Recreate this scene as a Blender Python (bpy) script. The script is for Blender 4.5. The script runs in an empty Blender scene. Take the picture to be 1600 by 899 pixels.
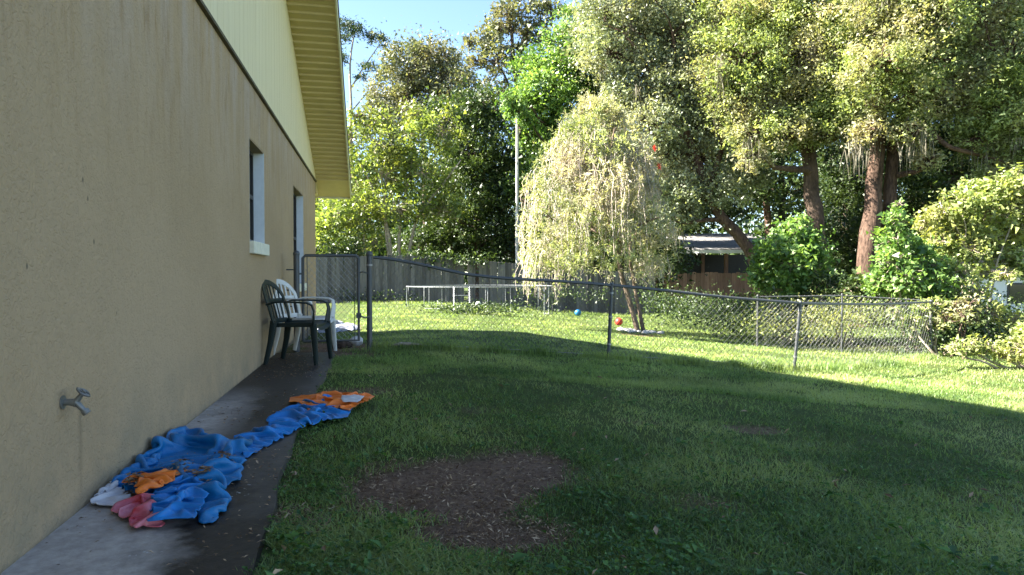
import bpy, math, random
import numpy as np
from mathutils import Vector, Matrix

random.seed(7)
rng = np.random.default_rng(7)
scene = bpy.context.scene
C = scene.collection

# ------------------------------------------------------------------ camera
YAW = math.radians(11.3)
PITCH = math.atan(21.5 / 1067.0)
EYE = 0.95
cam_data = bpy.data.cameras.new("camera")
cam_data.sensor_width = 36.0
cam_data.lens = 24.0
cam_data.clip_start = 0.05
cam_data.clip_end = 2000.0
cam = bpy.data.objects.new("camera", cam_data)
C.objects.link(cam)
cam.location = (0, 0, EYE)
cam.rotation_euler = (math.pi / 2 - PITCH, 0, -YAW)
scene.camera = cam

# ------------------------------------------------------------------ world and sun
SUN = Vector((-1.2, 0.27, 1.0)).normalized()          # direction towards the sun
ELEV = math.asin(SUN.z)
AZ = math.atan2(SUN.x, SUN.y)                            # clockwise from +Y
world = bpy.data.worlds.new("World")
scene.world = world
world.use_nodes = True
wn = world.node_tree
wn.nodes.clear()
sky = wn.nodes.new("ShaderNodeTexSky")
sky.sky_type = 'NISHITA'
sky.sun_disc = False
sky.sun_elevation = ELEV
sky.sun_rotation = AZ
sky.altitude = 10.0
sky.air_density = 0.85
sky.dust_density = 0.2
sky.ozone_density = 2.0
bg = wn.nodes.new("ShaderNodeBackground")
bg.inputs[1].default_value = 0.05
wo = wn.nodes.new("ShaderNodeOutputWorld")
wn.links.new(sky.outputs[0], bg.inputs[0])
wn.links.new(bg.outputs[0], wo.inputs[0])
sl = bpy.data.lights.new("sun", 'SUN')
sl.energy = 5.0
sl.angle = math.radians(0.5)
sl.color = (1.0, 0.95, 0.84)
so = bpy.data.objects.new("sun", sl)
C.objects.link(so)
so.rotation_euler = SUN.to_track_quat('Z', 'Y').to_euler()
so.location = (-20, 15, 20)
scene.view_settings.view_transform = 'Standard'
scene.view_settings.look = 'None'
scene.view_settings.exposure = 3.08
scene.view_settings.gamma = 1.0
scene.view_settings.use_curve_mapping = False
scene.cycles.max_bounces = 6
scene.cycles.diffuse_bounces = 3
scene.cycles.transmission_bounces = 4
scene.cycles.transparent_max_bounces = 6

# ------------------------------------------------------------------ camera geometry, ground height
FW = np.array([math.sin(YAW) * math.cos(PITCH), math.cos(YAW) * math.cos(PITCH), -math.sin(PITCH)])
RT = np.array([math.cos(YAW), -math.sin(YAW), 0.0])
UP = np.cross(RT, FW)
CAM = np.array([0, 0, EYE])


def at(u, v, d):
    """world point seen at photo pixel (u, v) at depth d metres"""
    return CAM + (FW + RT * (u - 800) / 1067.0 + UP * (449.5 - v) / 1067.0) * d


def hg(X, Y):
    X = np.asarray(X, dtype=float); Y = np.asarray(Y, dtype=float)
    w = np.log1p(np.exp(np.clip((X - 0.5) * 3.0, -30, 60))) / 3.0
    w = np.where(w < 9, w, 9.0)
    t = np.clip((Y - 9) / 4.4, 0, 1); t = t * t * (3 - 2 * t)
    return -0.080 * w - 0.17 * t * np.clip(1 - X / 3.5, 0.2, 1)


def gp(u, v):
    """ground point under photo pixel"""
    d = FW + RT * (u - 800) / 1067.0 + UP * (449.5 - v) / 1067.0
    t = np.arange(0.5, 80, 0.01)
    P = CAM + d[None, :] * t[:, None]
    i = np.argmax(P[:, 2] < hg(P[:, 0], P[:, 1]))
    return P[i]


# ------------------------------------------------------------------ numpy value noise
def _h(ix, iy, iz, s):
    n = (ix * 374761393 + iy * 668265263 + iz * 2147483647 + s * 1274126177) & 0xffffffff
    n = ((n ^ (n >> 13)) * 1274126177) & 0xffffffff
    return ((n ^ (n >> 16)) & 0xffff) / 65535.0


def vnoise(x, y, z=0.0, s=0):
    x = np.asarray(x, float); y = np.asarray(y, float); z = np.asarray(z, float) + 0 * x
    ix = np.floor(x).astype(np.int64); iy = np.floor(y).astype(np.int64); iz = np.floor(z).astype(np.int64)
    fx, fy, fz = x - ix, y - iy, z - iz
    fx = fx * fx * (3 - 2 * fx); fy = fy * fy * (3 - 2 * fy); fz = fz * fz * (3 - 2 * fz)
    r = 0
    for a in (0, 1):
        for b in (0, 1):
            for c in (0, 1):
                w = (fx if a else 1 - fx) * (fy if b else 1 - fy) * (fz if c else 1 - fz)
                r = r + w * _h(ix + a, iy + b, iz + c, s)
    return r


def fbm(x, y, z=0.0, s=0, o=4):
    r = 0; a = 0.5; t = 0
    for k in range(o):
        r = r + a * vnoise(np.asarray(x) * 2 ** k, np.asarray(y) * 2 ** k, np.asarray(z) * 2 ** k, s + k); t += a; a *= 0.5
    return r / t


# ------------------------------------------------------------------ node helpers
def new_mat(name):
    m = bpy.data.materials.new(name); m.use_nodes = True
    nt = m.node_tree; nt.nodes.clear()
    return m, nt


def N(nt, t, **kw):
    n = nt.nodes.new(t)
    for k, v in kw.items():
        if k.startswith('i_'):
            key = k[2:]
            key = int(key) if key.isdigit() else key.replace('_', ' ')
            n.inputs[key].default_value = v
        else:
            setattr(n, k, v)
    return n


def rgb(c):
    return (c[0], c[1], c[2], 1.0)


def mixc(nt, fac, a, b, blend='MIX'):
    n = nt.nodes.new("ShaderNodeMix"); n.data_type = 'RGBA'; n.blend_type = blend
    for s, v in ((n.inputs[0], fac), (n.inputs[6], a), (n.inputs[7], b)):
        if hasattr(v, 'is_linked') or hasattr(v, 'links'):
            nt.links.new(v, s)
        elif isinstance(v, (int, float)):
            s.default_value = v
        else:
            s.default_value = rgb(v)
    return n.outputs[2]


def math_n(nt, op, a, b=None, c=None, clamp=False):
    n = nt.nodes.new("ShaderNodeMath"); n.operation = op; n.use_clamp = clamp
    for s, v in zip(n.inputs, (a, b, c)):
        if v is None:
            continue
        if hasattr(v, 'links'):
            nt.links.new(v, s)
        else:
            s.default_value = v
    return n.outputs[0]


def ramp(nt, fac, p0, p1, c0=0.0, c1=1.0):
    n = nt.nodes.new("ShaderNodeMapRange"); n.clamp = True
    n.inputs[1].default_value = p0; n.inputs[2].default_value = p1
    n.inputs[3].default_value = c0; n.inputs[4].default_value = c1
    nt.links.new(fac, n.inputs[0])
    return n.outputs[0]


def coords(nt, kind='pos', scale=(1, 1, 1)):
    if kind == 'pos':
        g = nt.nodes.new("ShaderNodeNewGeometry").outputs['Position']
    else:
        g = nt.nodes.new("ShaderNodeTexCoord").outputs['Object']
    m = nt.nodes.new("ShaderNodeMapping"); m.inputs['Scale'].default_value = scale
    nt.links.new(g, m.inputs[0])
    return m.outputs[0]


def noise(nt, vec, scale, detail=4, rough=0.55, dist=0.0):
    n = nt.nodes.new("ShaderNodeTexNoise")
    n.inputs['Scale'].default_value = scale; n.inputs['Detail'].default_value = detail
    n.inputs['Roughness'].default_value = rough; n.inputs['Distortion'].default_value = dist
    nt.links.new(vec, n.inputs['Vector'])
    return n.outputs['Fac']


def bump(nt, h, strength=0.3, dist=0.01):
    b = nt.nodes.new("ShaderNodeBump"); b.inputs['Strength'].default_value = strength; b.inputs['Distance'].default_value = dist
    nt.links.new(h, b.inputs['Height'])
    return b.outputs[0]


def finish(nt, color, rough=0.8, metallic=0.0, normal=None, spec=0.4):
    p = nt.nodes.new("ShaderNodeBsdfPrincipled"); o = nt.nodes.new("ShaderNodeOutputMaterial")
    if hasattr(color, 'links'): nt.links.new(color, p.inputs['Base Color'])
    else: p.inputs['Base Color'].default_value = rgb(color)
    if hasattr(rough, 'links'): nt.links.new(rough, p.inputs['Roughness'])
    else: p.inputs['Roughness'].default_value = rough
    p.inputs['Metallic'].default_value = metallic
    p.inputs['Specular IOR Level'].default_value = spec
    if normal is not None: nt.links.new(normal, p.inputs['Normal'])
    nt.links.new(p.outputs[0], o.inputs[0])
    return p


def mat_plain(name, c, rough=0.6, metallic=0.0, var=0.15, scale=8.0, bmp=0.0, c2=None, kind='obj'):
    m, nt = new_mat(name)
    v = coords(nt, kind)
    f = noise(nt, v, scale, 5, 0.6)
    col = mixc(nt, ramp(nt, f, 0.3, 0.7), tuple(x * (1 - var) for x in c), c2 or tuple(min(1, x * (1 + var)) for x in c))
    nm = bump(nt, noise(nt, v, scale * 6, 3), bmp, 0.005) if bmp else None
    finish(nt, col, rough, metallic, nm)
    return m


def mat_leaf(name, dark, light, trans=0.4, rough=0.45, hue2=None, spec=0.5):
    m, nt = new_mat(name)
    a = nt.nodes.new("ShaderNodeAttribute"); a.attribute_name = "tone"
    col = mixc(nt, a.outputs['Fac'], dark, light)
    if hue2:
        nz = noise(nt, coords(nt, 'pos'), 0.7, 3)
        col = mixc(nt, ramp(nt, nz, 0.45, 0.65), col, mixc(nt, a.outputs['Fac'], tuple(x * .7 for x in hue2), hue2))
    p = nt.nodes.new("ShaderNodeBsdfPrincipled"); nt.links.new(col, p.inputs['Base Color'])
    p.inputs['Roughness'].default_value = rough; p.inputs['Specular IOR Level'].default_value = spec
    t = nt.nodes.new("ShaderNodeBsdfTranslucent")
    tc = mixc(nt, 1.0, col, (1.25, 1.25, 0.55), 'MULTIPLY')
    nt.links.new(tc, t.inputs[0])
    mx = nt.nodes.new("ShaderNodeMixShader"); mx.inputs[0].default_value = trans
    nt.links.new(p.outputs[0], mx.inputs[1]); nt.links.new(t.outputs[0], mx.inputs[2])
    o = nt.nodes.new("ShaderNodeOutputMaterial"); nt.links.new(mx.outputs[0], o.inputs[0])
    return m


# ------------------------------------------------------------------ mesh helpers
def mesh_from(name, verts, faces, mat=None, smooth=False, tone=None):
    """faces: (n,k) int array or list of lists"""
    me = bpy.data.meshes.new(name)
    verts = np.asarray(verts, dtype=np.float32).reshape(-1, 3)
    if isinstance(faces, np.ndarray):
        n, k = faces.shape
        me.vertices.add(len(verts)); me.vertices.foreach_set("co", verts.ravel())
        me.loops.add(n * k); me.loops.foreach_set("vertex_index", faces.astype(np.int32).ravel())
        me.polygons.add(n); me.polygons.foreach_set("loop_start", np.arange(0, n * k, k, dtype=np.int32))
        me.update(calc_edges=True)
    else:
        me.from_pydata([tuple(map(float, v)) for v in verts], [], [tuple(map(int, f)) for f in faces])
        me.update()
    if smooth:
        me.polygons.foreach_set("use_smooth", np.ones(len(me.polygons), dtype=bool))
    if tone is not None:
        at_ = me.attributes.new("tone", 'FLOAT', 'FACE')
        at_.data.foreach_set("value", np.asarray(tone, dtype=np.float32))
    if mat is not None:
        me.materials.append(mat)
    return me


def link(name, me, parent=None, loc=None):
    o = bpy.data.objects.new(name, me); C.objects.link(o)
    if parent is not None: o.parent = parent
    if loc is not None: o.location = loc
    return o


def tag(o, label=None, cat=None, group=None, kind=None):
    if label: o['label'] = label
    if cat: o['category'] = cat
    if group: o['group'] = group
    if kind: o['kind'] = kind
    return o


def empty(name, loc, label, cat, group=None, rz=0.0):
    o = bpy.data.objects.new(name, None); C.objects.link(o)
    o.location = tuple(float(x) for x in loc); o.rotation_euler = (0, 0, rz)
    o.empty_display_size = 0.2
    return tag(o, label, cat, group)


class MB:
    def __init__(s): s.v = []; s.f = []

    def add(s, v, f):
        b = len(s.v); s.v += [tuple(map(float, p)) for p in v]; s.f += [tuple(b + int(i) for i in q) for q in f]

    def box(s, x0, x1, y0, y1, z0, z1):
        s.add([(x0, y0, z0), (x1, y0, z0), (x1, y1, z0), (x0, y1, z0), (x0, y0, z1), (x1, y0, z1), (x1, y1, z1), (x0, y1, z1)],
              [(0, 3, 2, 1), (4, 5, 6, 7), (0, 1, 5, 4), (1, 2, 6, 5), (2, 3, 7, 6), (3, 0, 4, 7)])

    def tube(s, pts, r, n=8, flat=None, cap=True, up=(0, 0, 1)):
        """tube along pts; r scalar or list; flat=(a,b) scale of the section along side / normal"""
        pts = [Vector(tuple(map(float, p))) for p in pts]
        rr = r if hasattr(r, '__len__') else [r] * len(pts)
        up = Vector(up); V = []
        for i, p in enumerate(pts):
            t = (pts[min(i + 1, len(pts) - 1)] - pts[max(i - 1, 0)]).normalized()
            a = t.cross(up)
            if a.length < 1e-3: a = t.cross(Vector((0, 1, 0)))
            a.normalize(); b = a.cross(t).normalized()
            fa, fb = (flat if flat else (1, 1))
            for k in range(n):
                an = 2 * math.pi * (k + 0.5) / n
                c, q = math.cos(an), math.sin(an)
                if flat:  # squarish section
                    c = math.copysign(abs(c) ** 0.5, c); q = math.copysign(abs(q) ** 0.5, q)
                V.append(p + a * c * rr[i] * fa + b * q * rr[i] * fb)
        F = []
        for i in range(len(pts) - 1):
            for k in range(n):
                k2 = (k + 1) % n
                F.append((i * n + k, i * n + k2, (i + 1) * n + k2, (i + 1) * n + k))
        if cap:
            F.append(tuple(range(n - 1, -1, -1))); F.append(tuple(range((len(pts) - 1) * n, len(pts) * n)))
        s.add(V, F)

    def sphere(s, c, r, nu=12, nv=8, sq=(1, 1, 1)):
        V = []; F = []
        for j in range(nv + 1):
            ph = math.pi * j / nv
            for i in range(nu):
                a = 2 * math.pi * i / nu
                V.append((c[0] + r * sq[0] * math.sin(ph) * math.cos(a), c[1] + r * sq[1] * math.sin(ph) * math.sin(a), c[2] + r * sq[2] * math.cos(ph)))
        for j in range(nv):
            for i in range(nu):
                F.append((j * nu + i, (j + 1) * nu + i, (j + 1) * nu + (i + 1) % nu, j * nu + (i + 1) % nu))
        s.add(V, F)

    def build(s, name, mat, parent=None, smooth=False, loc=None):
        me = mesh_from(name, np.array(s.v, dtype=np.float32), s.f, mat, smooth)
        if smooth:
            try: me.set_sharp_from_angle(angle=math.radians(40))
            except Exception: pass
        return link(name, me, parent, loc)


def bevel(o, w=0.005, seg=2):
    m = o.modifiers.new("bevel", 'BEVEL'); m.width = w; m.segments = seg; m.limit_method = 'ANGLE'
    return o


# ------------------------------------------------------------------ materials
def mat_stucco():
    m, nt = new_mat("tan_stucco")
    P = coords(nt)
    big = noise(nt, P, 0.7, 5, 0.6)
    base = mixc(nt, ramp(nt, big, 0.35, 0.65), (0.380, 0.268, 0.156), (0.430, 0.306, 0.184))
    # grey purple wash high up on the wall, in vertical runs
    st = noise(nt, coords(nt, 'pos', (1, 3.0, 0.55)), 1.6, 6, 0.65)
    sep = nt.nodes.new("ShaderNodeSeparateXYZ"); nt.links.new(P, sep.inputs[0])
    up_ = ramp(nt, sep.outputs[2], 1.5, 2.7)
    wash = math_n(nt, 'MULTIPLY', ramp(nt, st, 0.40, 0.58), up_)
    base = mixc(nt, math_n(nt, 'MULTIPLY', wash, 0.85), base, (0.44, 0.345, 0.27))
    st2 = noise(nt, coords(nt, 'pos', (1, 6.0, 1.2)), 2.3, 5, 0.7)
    w2 = math_n(nt, 'MULTIPLY', ramp(nt, st2, 0.52, 0.68), ramp(nt, sep.outputs[2], 1.1, 2.2))
    base = mixc(nt, math_n(nt, 'MULTIPLY', w2, 0.55), base, (0.27, 0.165, 0.07))
    # rain splash dirt near the ground
    low = math_n(nt, 'MULTIPLY', ramp(nt, sep.outputs[2], 0.55, 0.0), ramp(nt, noise(nt, P, 3.5, 6, 0.75), 0.36, 0.60))
    base = mixc(nt, math_n(nt, 'MULTIPLY', low, 0.7), base, (0.22, 0.19, 0.13))
    edge = ramp(nt, math_n(nt, 'ADD', sep.outputs[2], math_n(nt, 'MULTIPLY', noise(nt, P, 9, 4), 0.05)), 0.075, 0.04)
    base = mixc(nt, math_n(nt, 'MULTIPLY', edge, 0.75), base, (0.07, 0.06, 0.05))
    # rust run below the tap
    dy = math_n(nt, 'ABSOLUTE', math_n(nt, 'SUBTRACT', math_n(nt, 'ADD', sep.outputs[1], math_n(nt, 'MULTIPLY', noise(nt, P, 4), 0.02)), 2.925))
    run = math_n(nt, 'MULTIPLY', ramp(nt, dy, 0.03, 0.0), math_n(nt, 'MULTIPLY', ramp(nt, sep.outputs[2], 0.45, 0.43), ramp(nt, sep.outputs[2], 0.0, 0.3)))
    base = mixc(nt, math_n(nt, 'MULTIPLY', run, 0.6), base, (0.2, 0.15, 0.09))
    # small dark chips and specks
    vo = nt.nodes.new("ShaderNodeTexVoronoi"); vo.inputs['Scale'].default_value = 4.6
    nt.links.new(coords(nt, 'pos', (1, 1.3, 0.8)), vo.inputs['Vector'])
    sp = ramp(nt, vo.outputs['Distance'], 0.055, 0.025)
    hasw = nt.nodes.new("ShaderNodeSeparateColor"); nt.links.new(vo.outputs['Color'], hasw.inputs[0])
    sp = math_n(nt, 'MULTIPLY', sp, ramp(nt, hasw.outputs[0], 0.35, 0.4))
    base = mixc(nt, math_n(nt, 'MULTIPLY', sp, 0.85), base, (0.10, 0.085, 0.06))
    fine = noise(nt, P, 90, 3, 0.6); mid = noise(nt, P, 22, 4, 0.6)
    worm = noise(nt, coords(nt, 'pos', (1, 1, 1)), 38, 2, 0.5, 1.2)
    hh = math_n(nt, 'ADD', math_n(nt, 'MULTIPLY', fine, 0.35), math_n(nt, 'ADD', math_n(nt, 'MULTIPLY', mid, 0.8), math_n(nt, 'MULTIPLY', ramp(nt, worm, 0.38, 0.52), 0.35)))
    base = mixc(nt, math_n(nt, 'MULTIPLY', ramp(nt, mid, 0.55, 0.3), 0.12), base, (0.2, 0.17, 0.11))
    finish(nt, base, 0.9, 0, bump(nt, hh, 0.55, 0.012), 0.15)
    return m


def mat_siding():
    m, nt = new_mat("cream_siding_paint")
    P = coords(nt)
    st = noise(nt, coords(nt, 'pos', (1, 9.0, 0.35)), 2.0, 5, 0.65)
    base = mixc(nt, ramp(nt, st, 0.3, 0.75), (0.76, 0.66, 0.43), (0.68, 0.57, 0.35))
    st2 = noise(nt, coords(nt, 'pos', (1, 30.0, 0.5)), 2.0, 4, 0.65)
    base = mixc(nt, ramp(nt, st2, 0.58, 0.8, 0, 0.35), base, (0.42, 0.39, 0.25))
    finish(nt, base, 0.65, 0, bump(nt, st2, 0.15, 0.004), 0.3)
    return m


def mat_concrete():
    m, nt = new_mat("stained_concrete")
    P = coords(nt)
    sep = nt.nodes.new("ShaderNodeSeparateXYZ"); nt.links.new(P, sep.inputs[0])
    n1 = noise(nt, P, 3.0, 6, 0.65); n2 = noise(nt, P, 25, 5, 0.7); n3 = noise(nt, P, 0.9, 3)
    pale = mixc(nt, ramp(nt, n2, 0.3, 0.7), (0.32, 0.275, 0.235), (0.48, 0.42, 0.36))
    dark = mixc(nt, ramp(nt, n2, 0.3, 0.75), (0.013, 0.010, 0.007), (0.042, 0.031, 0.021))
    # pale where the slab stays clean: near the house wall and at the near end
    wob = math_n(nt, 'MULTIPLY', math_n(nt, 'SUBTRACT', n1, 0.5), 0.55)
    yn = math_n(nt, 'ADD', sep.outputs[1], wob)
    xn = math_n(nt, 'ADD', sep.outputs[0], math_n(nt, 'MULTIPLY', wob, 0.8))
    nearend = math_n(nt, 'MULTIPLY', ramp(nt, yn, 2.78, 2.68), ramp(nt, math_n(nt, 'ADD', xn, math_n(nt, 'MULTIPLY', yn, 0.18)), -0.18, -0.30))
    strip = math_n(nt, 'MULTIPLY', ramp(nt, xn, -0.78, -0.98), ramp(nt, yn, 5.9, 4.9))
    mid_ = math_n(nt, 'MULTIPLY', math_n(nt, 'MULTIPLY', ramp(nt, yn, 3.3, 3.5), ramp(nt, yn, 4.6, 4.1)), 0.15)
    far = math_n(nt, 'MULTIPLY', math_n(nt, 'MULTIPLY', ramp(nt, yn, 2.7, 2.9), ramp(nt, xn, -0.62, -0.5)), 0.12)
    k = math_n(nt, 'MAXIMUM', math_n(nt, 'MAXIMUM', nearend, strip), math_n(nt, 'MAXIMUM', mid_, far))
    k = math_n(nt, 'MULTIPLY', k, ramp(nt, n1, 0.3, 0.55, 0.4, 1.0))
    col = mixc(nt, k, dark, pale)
    # flecks of fallen paint
    vo = nt.nodes.new("ShaderNodeTexVoronoi"); vo.inputs['Scale'].default_value = 55
    nt.links.new(P, vo.inputs['Vector'])
    fl = math_n(nt, 'MULTIPLY', ramp(nt, vo.outputs['Distance'], 0.28, 0.2), ramp(nt, noise(nt, P, 6.5, 2), 0.66, 0.72))
    col = mixc(nt, fl, col, (0.5, 0.5, 0.48))
    finish(nt, col, ramp(nt, k, 0, 1, 0.55, 0.85), 0, bump(nt, n2, 0.35, 0.006), 0.35)
    return m


def patch_mask(X, Y):
    """bare soil in the lawn: 1 = bare"""
    X = np.asarray(X, float); Y = np.asarray(Y, float)
    wob = (fbm(X * 2.2, Y * 2.2, 0, 5, 4) - 0.5)
    m = np.zeros_like(X)
    for (cx, cy, rx, ry, rot, s) in PATCHES:
        dx, dy = X - cx, Y - cy
        c, q = math.cos(rot), math.sin(rot)
        a = (dx * c + dy * q) / rx; b = (-dx * q + dy * c) / ry
        r = np.sqrt(a * a + b * b) + wob * 1.3
        m = np.maximum(m, s * np.clip((1.12 - r) / 0.35, 0, 1))
    return m


def _pt(u, v, rx, ry, s, rot=0.0):
    p = gp(u, v); return (p[0], p[1], rx, ry, rot, s)


PATCHES = [_pt(705, 770, 0.56, 0.66, 1.0, -0.5), _pt(740, 835, 0.38, 0.24, 1.0), _pt(610, 742, 0.22, 0.34, 0.7), _pt(800, 830, 0.28, 0.18, 0.75),
           _pt(540, 612, 0.35, 0.35, 0.7), _pt(1175, 670, 0.22, 0.16, 0.8), _pt(1000, 660, 0.25, 0.15, 0.3),
           _pt(510, 545, 0.55, 1.1, 1.0), _pt(520, 512, 0.6, 0.9, 0.9), _pt(997, 524, 0.55, 0.5, 0.8), _pt(1380, 540, 1.6, 0.6, 0.45),
           _pt(1540, 790, 0.3, 0.2, 0.35), _pt(760, 640, 0.2, 0.15, 0.3), _pt(1100, 790, 0.25, 0.16, 0.4), _pt(600, 575, 0.3, 0.3, 0.35)]


def mat_ground():
    m, nt = new_mat("lawn_soil")
    P = coords(nt)
    a = nt.nodes.new("ShaderNodeAttribute"); a.attribute_name = "bare"
    n1 = noise(nt, P, 1.3, 5, 0.6); n2 = noise(nt, P, 40, 5, 0.75); n3 = noise(nt, P, 140, 3, 0.7)
    green = mixc(nt, ramp(nt, n2, 0.35, 0.68), (0.032, 0.050, 0.014), (0.095, 0.135, 0.035))
    green = mixc(nt, ramp(nt, n1, 0.4, 0.7, 0, 0.5), green, (0.10, 0.10, 0.035))
    soil = mixc(nt, ramp(nt, n2, 0.3, 0.72), (0.082, 0.050, 0.033), (0.30, 0.195, 0.13))
    soil = mixc(nt, ramp(nt, n3, 0.62, 0.75, 0, 0.6), soil, (0.26, 0.21, 0.16))
    col = mixc(nt, a.outputs['Fac'], green, soil)
    finish(nt, col, 0.95, 0, bump(nt, math_n(nt, 'ADD', n2, n3), 0.8, 0.02), 0.1)
    return m


def mat_bark(name, c1, c2, streak=True):
    m, nt = new_mat(name)
    v = coords(nt, 'pos', (1, 1, 0.25 if streak else 1))
    n1 = noise(nt, v, 14, 6, 0.7); n2 = noise(nt, coords(nt), 1.6, 4)
    col = mixc(nt, ramp(nt, n1, 0.35, 0.7), c1, c2)
    col = mixc(nt, ramp(nt, n2, 0.5, 0.75, 0, 0.5), col, tuple(x * 1.5 for x in c2))
    finish(nt, col, 0.95, 0, bump(nt, n1, 1.0, 0.05), 0.1)
    return m


def mat_metal(name, c, rough=0.5, rust=0.3):
    m, nt = new_mat(name)
    P = coords(nt)
    n = noise(nt, P, 12, 5, 0.65)
    col = mixc(nt, ramp(nt, n, 0.45, 0.75, 0, rust), c, (0.16, 0.12, 0.09))
    finish(nt, col, rough, 0.55, bump(nt, noise(nt, P, 80, 2), 0.1, 0.002), 0.5)
    return m


def mat_board(name, c1, c2):
    m, nt = new_mat(name)
    oi = nt.nodes.new("ShaderNodeObjectInfo")
    v = coords(nt, 'pos', (6, 6, 0.5))
    n = noise(nt, v, 3.0, 6, 0.7)
    col = mixc(nt, ramp(nt, n, 0.3, 0.72), c1, c2)
    r = oi.outputs['Random']
    hs = nt.nodes.new("ShaderNodeHueSaturation"); nt.links.new(col, hs.inputs['Color'])
    nt.links.new(ramp(nt, r, 0, 1, 0.65, 1.35), hs.inputs['Value'])
    finish(nt, hs.outputs[0], 0.9, 0, bump(nt, n, 0.4, 0.01), 0.2)
    return m


def mat_tarp(name, c, rough=0.42):
    m, nt = new_mat(name)
    P = coords(nt)
    n = noise(nt, P, 5, 5, 0.65); n2 = noise(nt, P, 2.6, 4, 0.6); w = noise(nt, P, 60, 3)
    col = mixc(nt, ramp(nt, n, 0.3, 0.7, 0, 0.6), c, tuple(x * 0.72 for x in c))
    geo = nt.nodes.new("ShaderNodeNewGeometry")
    # grime lies in patches
    col = mixc(nt, ramp(nt, n2, 0.56, 0.70, 0, 0.55), col, (0.045, 0.085, 0.09))
    sp = noise(nt, P, 34, 3, 0.7)
    col = mixc(nt, ramp(nt, sp, 0.66, 0.72, 0, 0.6), col, (0.05, 0.045, 0.03))
    finish(nt, col, rough, 0, bump(nt, math_n(nt, 'ADD', math_n(nt, 'MULTIPLY', w, 0.2), noise(nt, P, 18, 4, 0.6, 0.6)), 0.5, 0.012), 0.4)
    return m


def mat_clean_tarp(name, c, c2=None, rough=0.45):
    m, nt = new_mat(name)
    P = coords(nt)
    n = noise(nt, P, 9, 4, 0.6)
    col = mixc(nt, ramp(nt, n, 0.35, 0.7), c, c2 or tuple(x * 0.7 for x in c))
    finish(nt, col, rough, 0, bump(nt, noise(nt, P, 22, 4, 0.6, 0.6), 0.4, 0.01), 0.4)
    return m


def mat_roof_shingle(name, c1, c2):
    m, nt = new_mat(name)
    P = coords(nt)
    n = noise(nt, P, 9, 5, 0.7); n2 = noise(nt, P, 1.2, 4)
    col = mixc(nt, ramp(nt, n, 0.35, 0.7), c1, c2)
    col = mixc(nt, ramp(nt, n2, 0.5, 0.7, 0, 0.5), col, (0.1, 0.08, 0.05))
    finish(nt, col, 0.9, 0, bump(nt, n, 0.5, 0.02), 0.1)
    return m


def mat_glass_dark():
    m, nt = new_mat("dark_window_glass")
    finish(nt, mixc(nt, noise(nt, coords(nt), 3), (0.012, 0.014, 0.016), (0.03, 0.033, 0.035)), 0.08, 0, None, 0.6)
    return m


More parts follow.
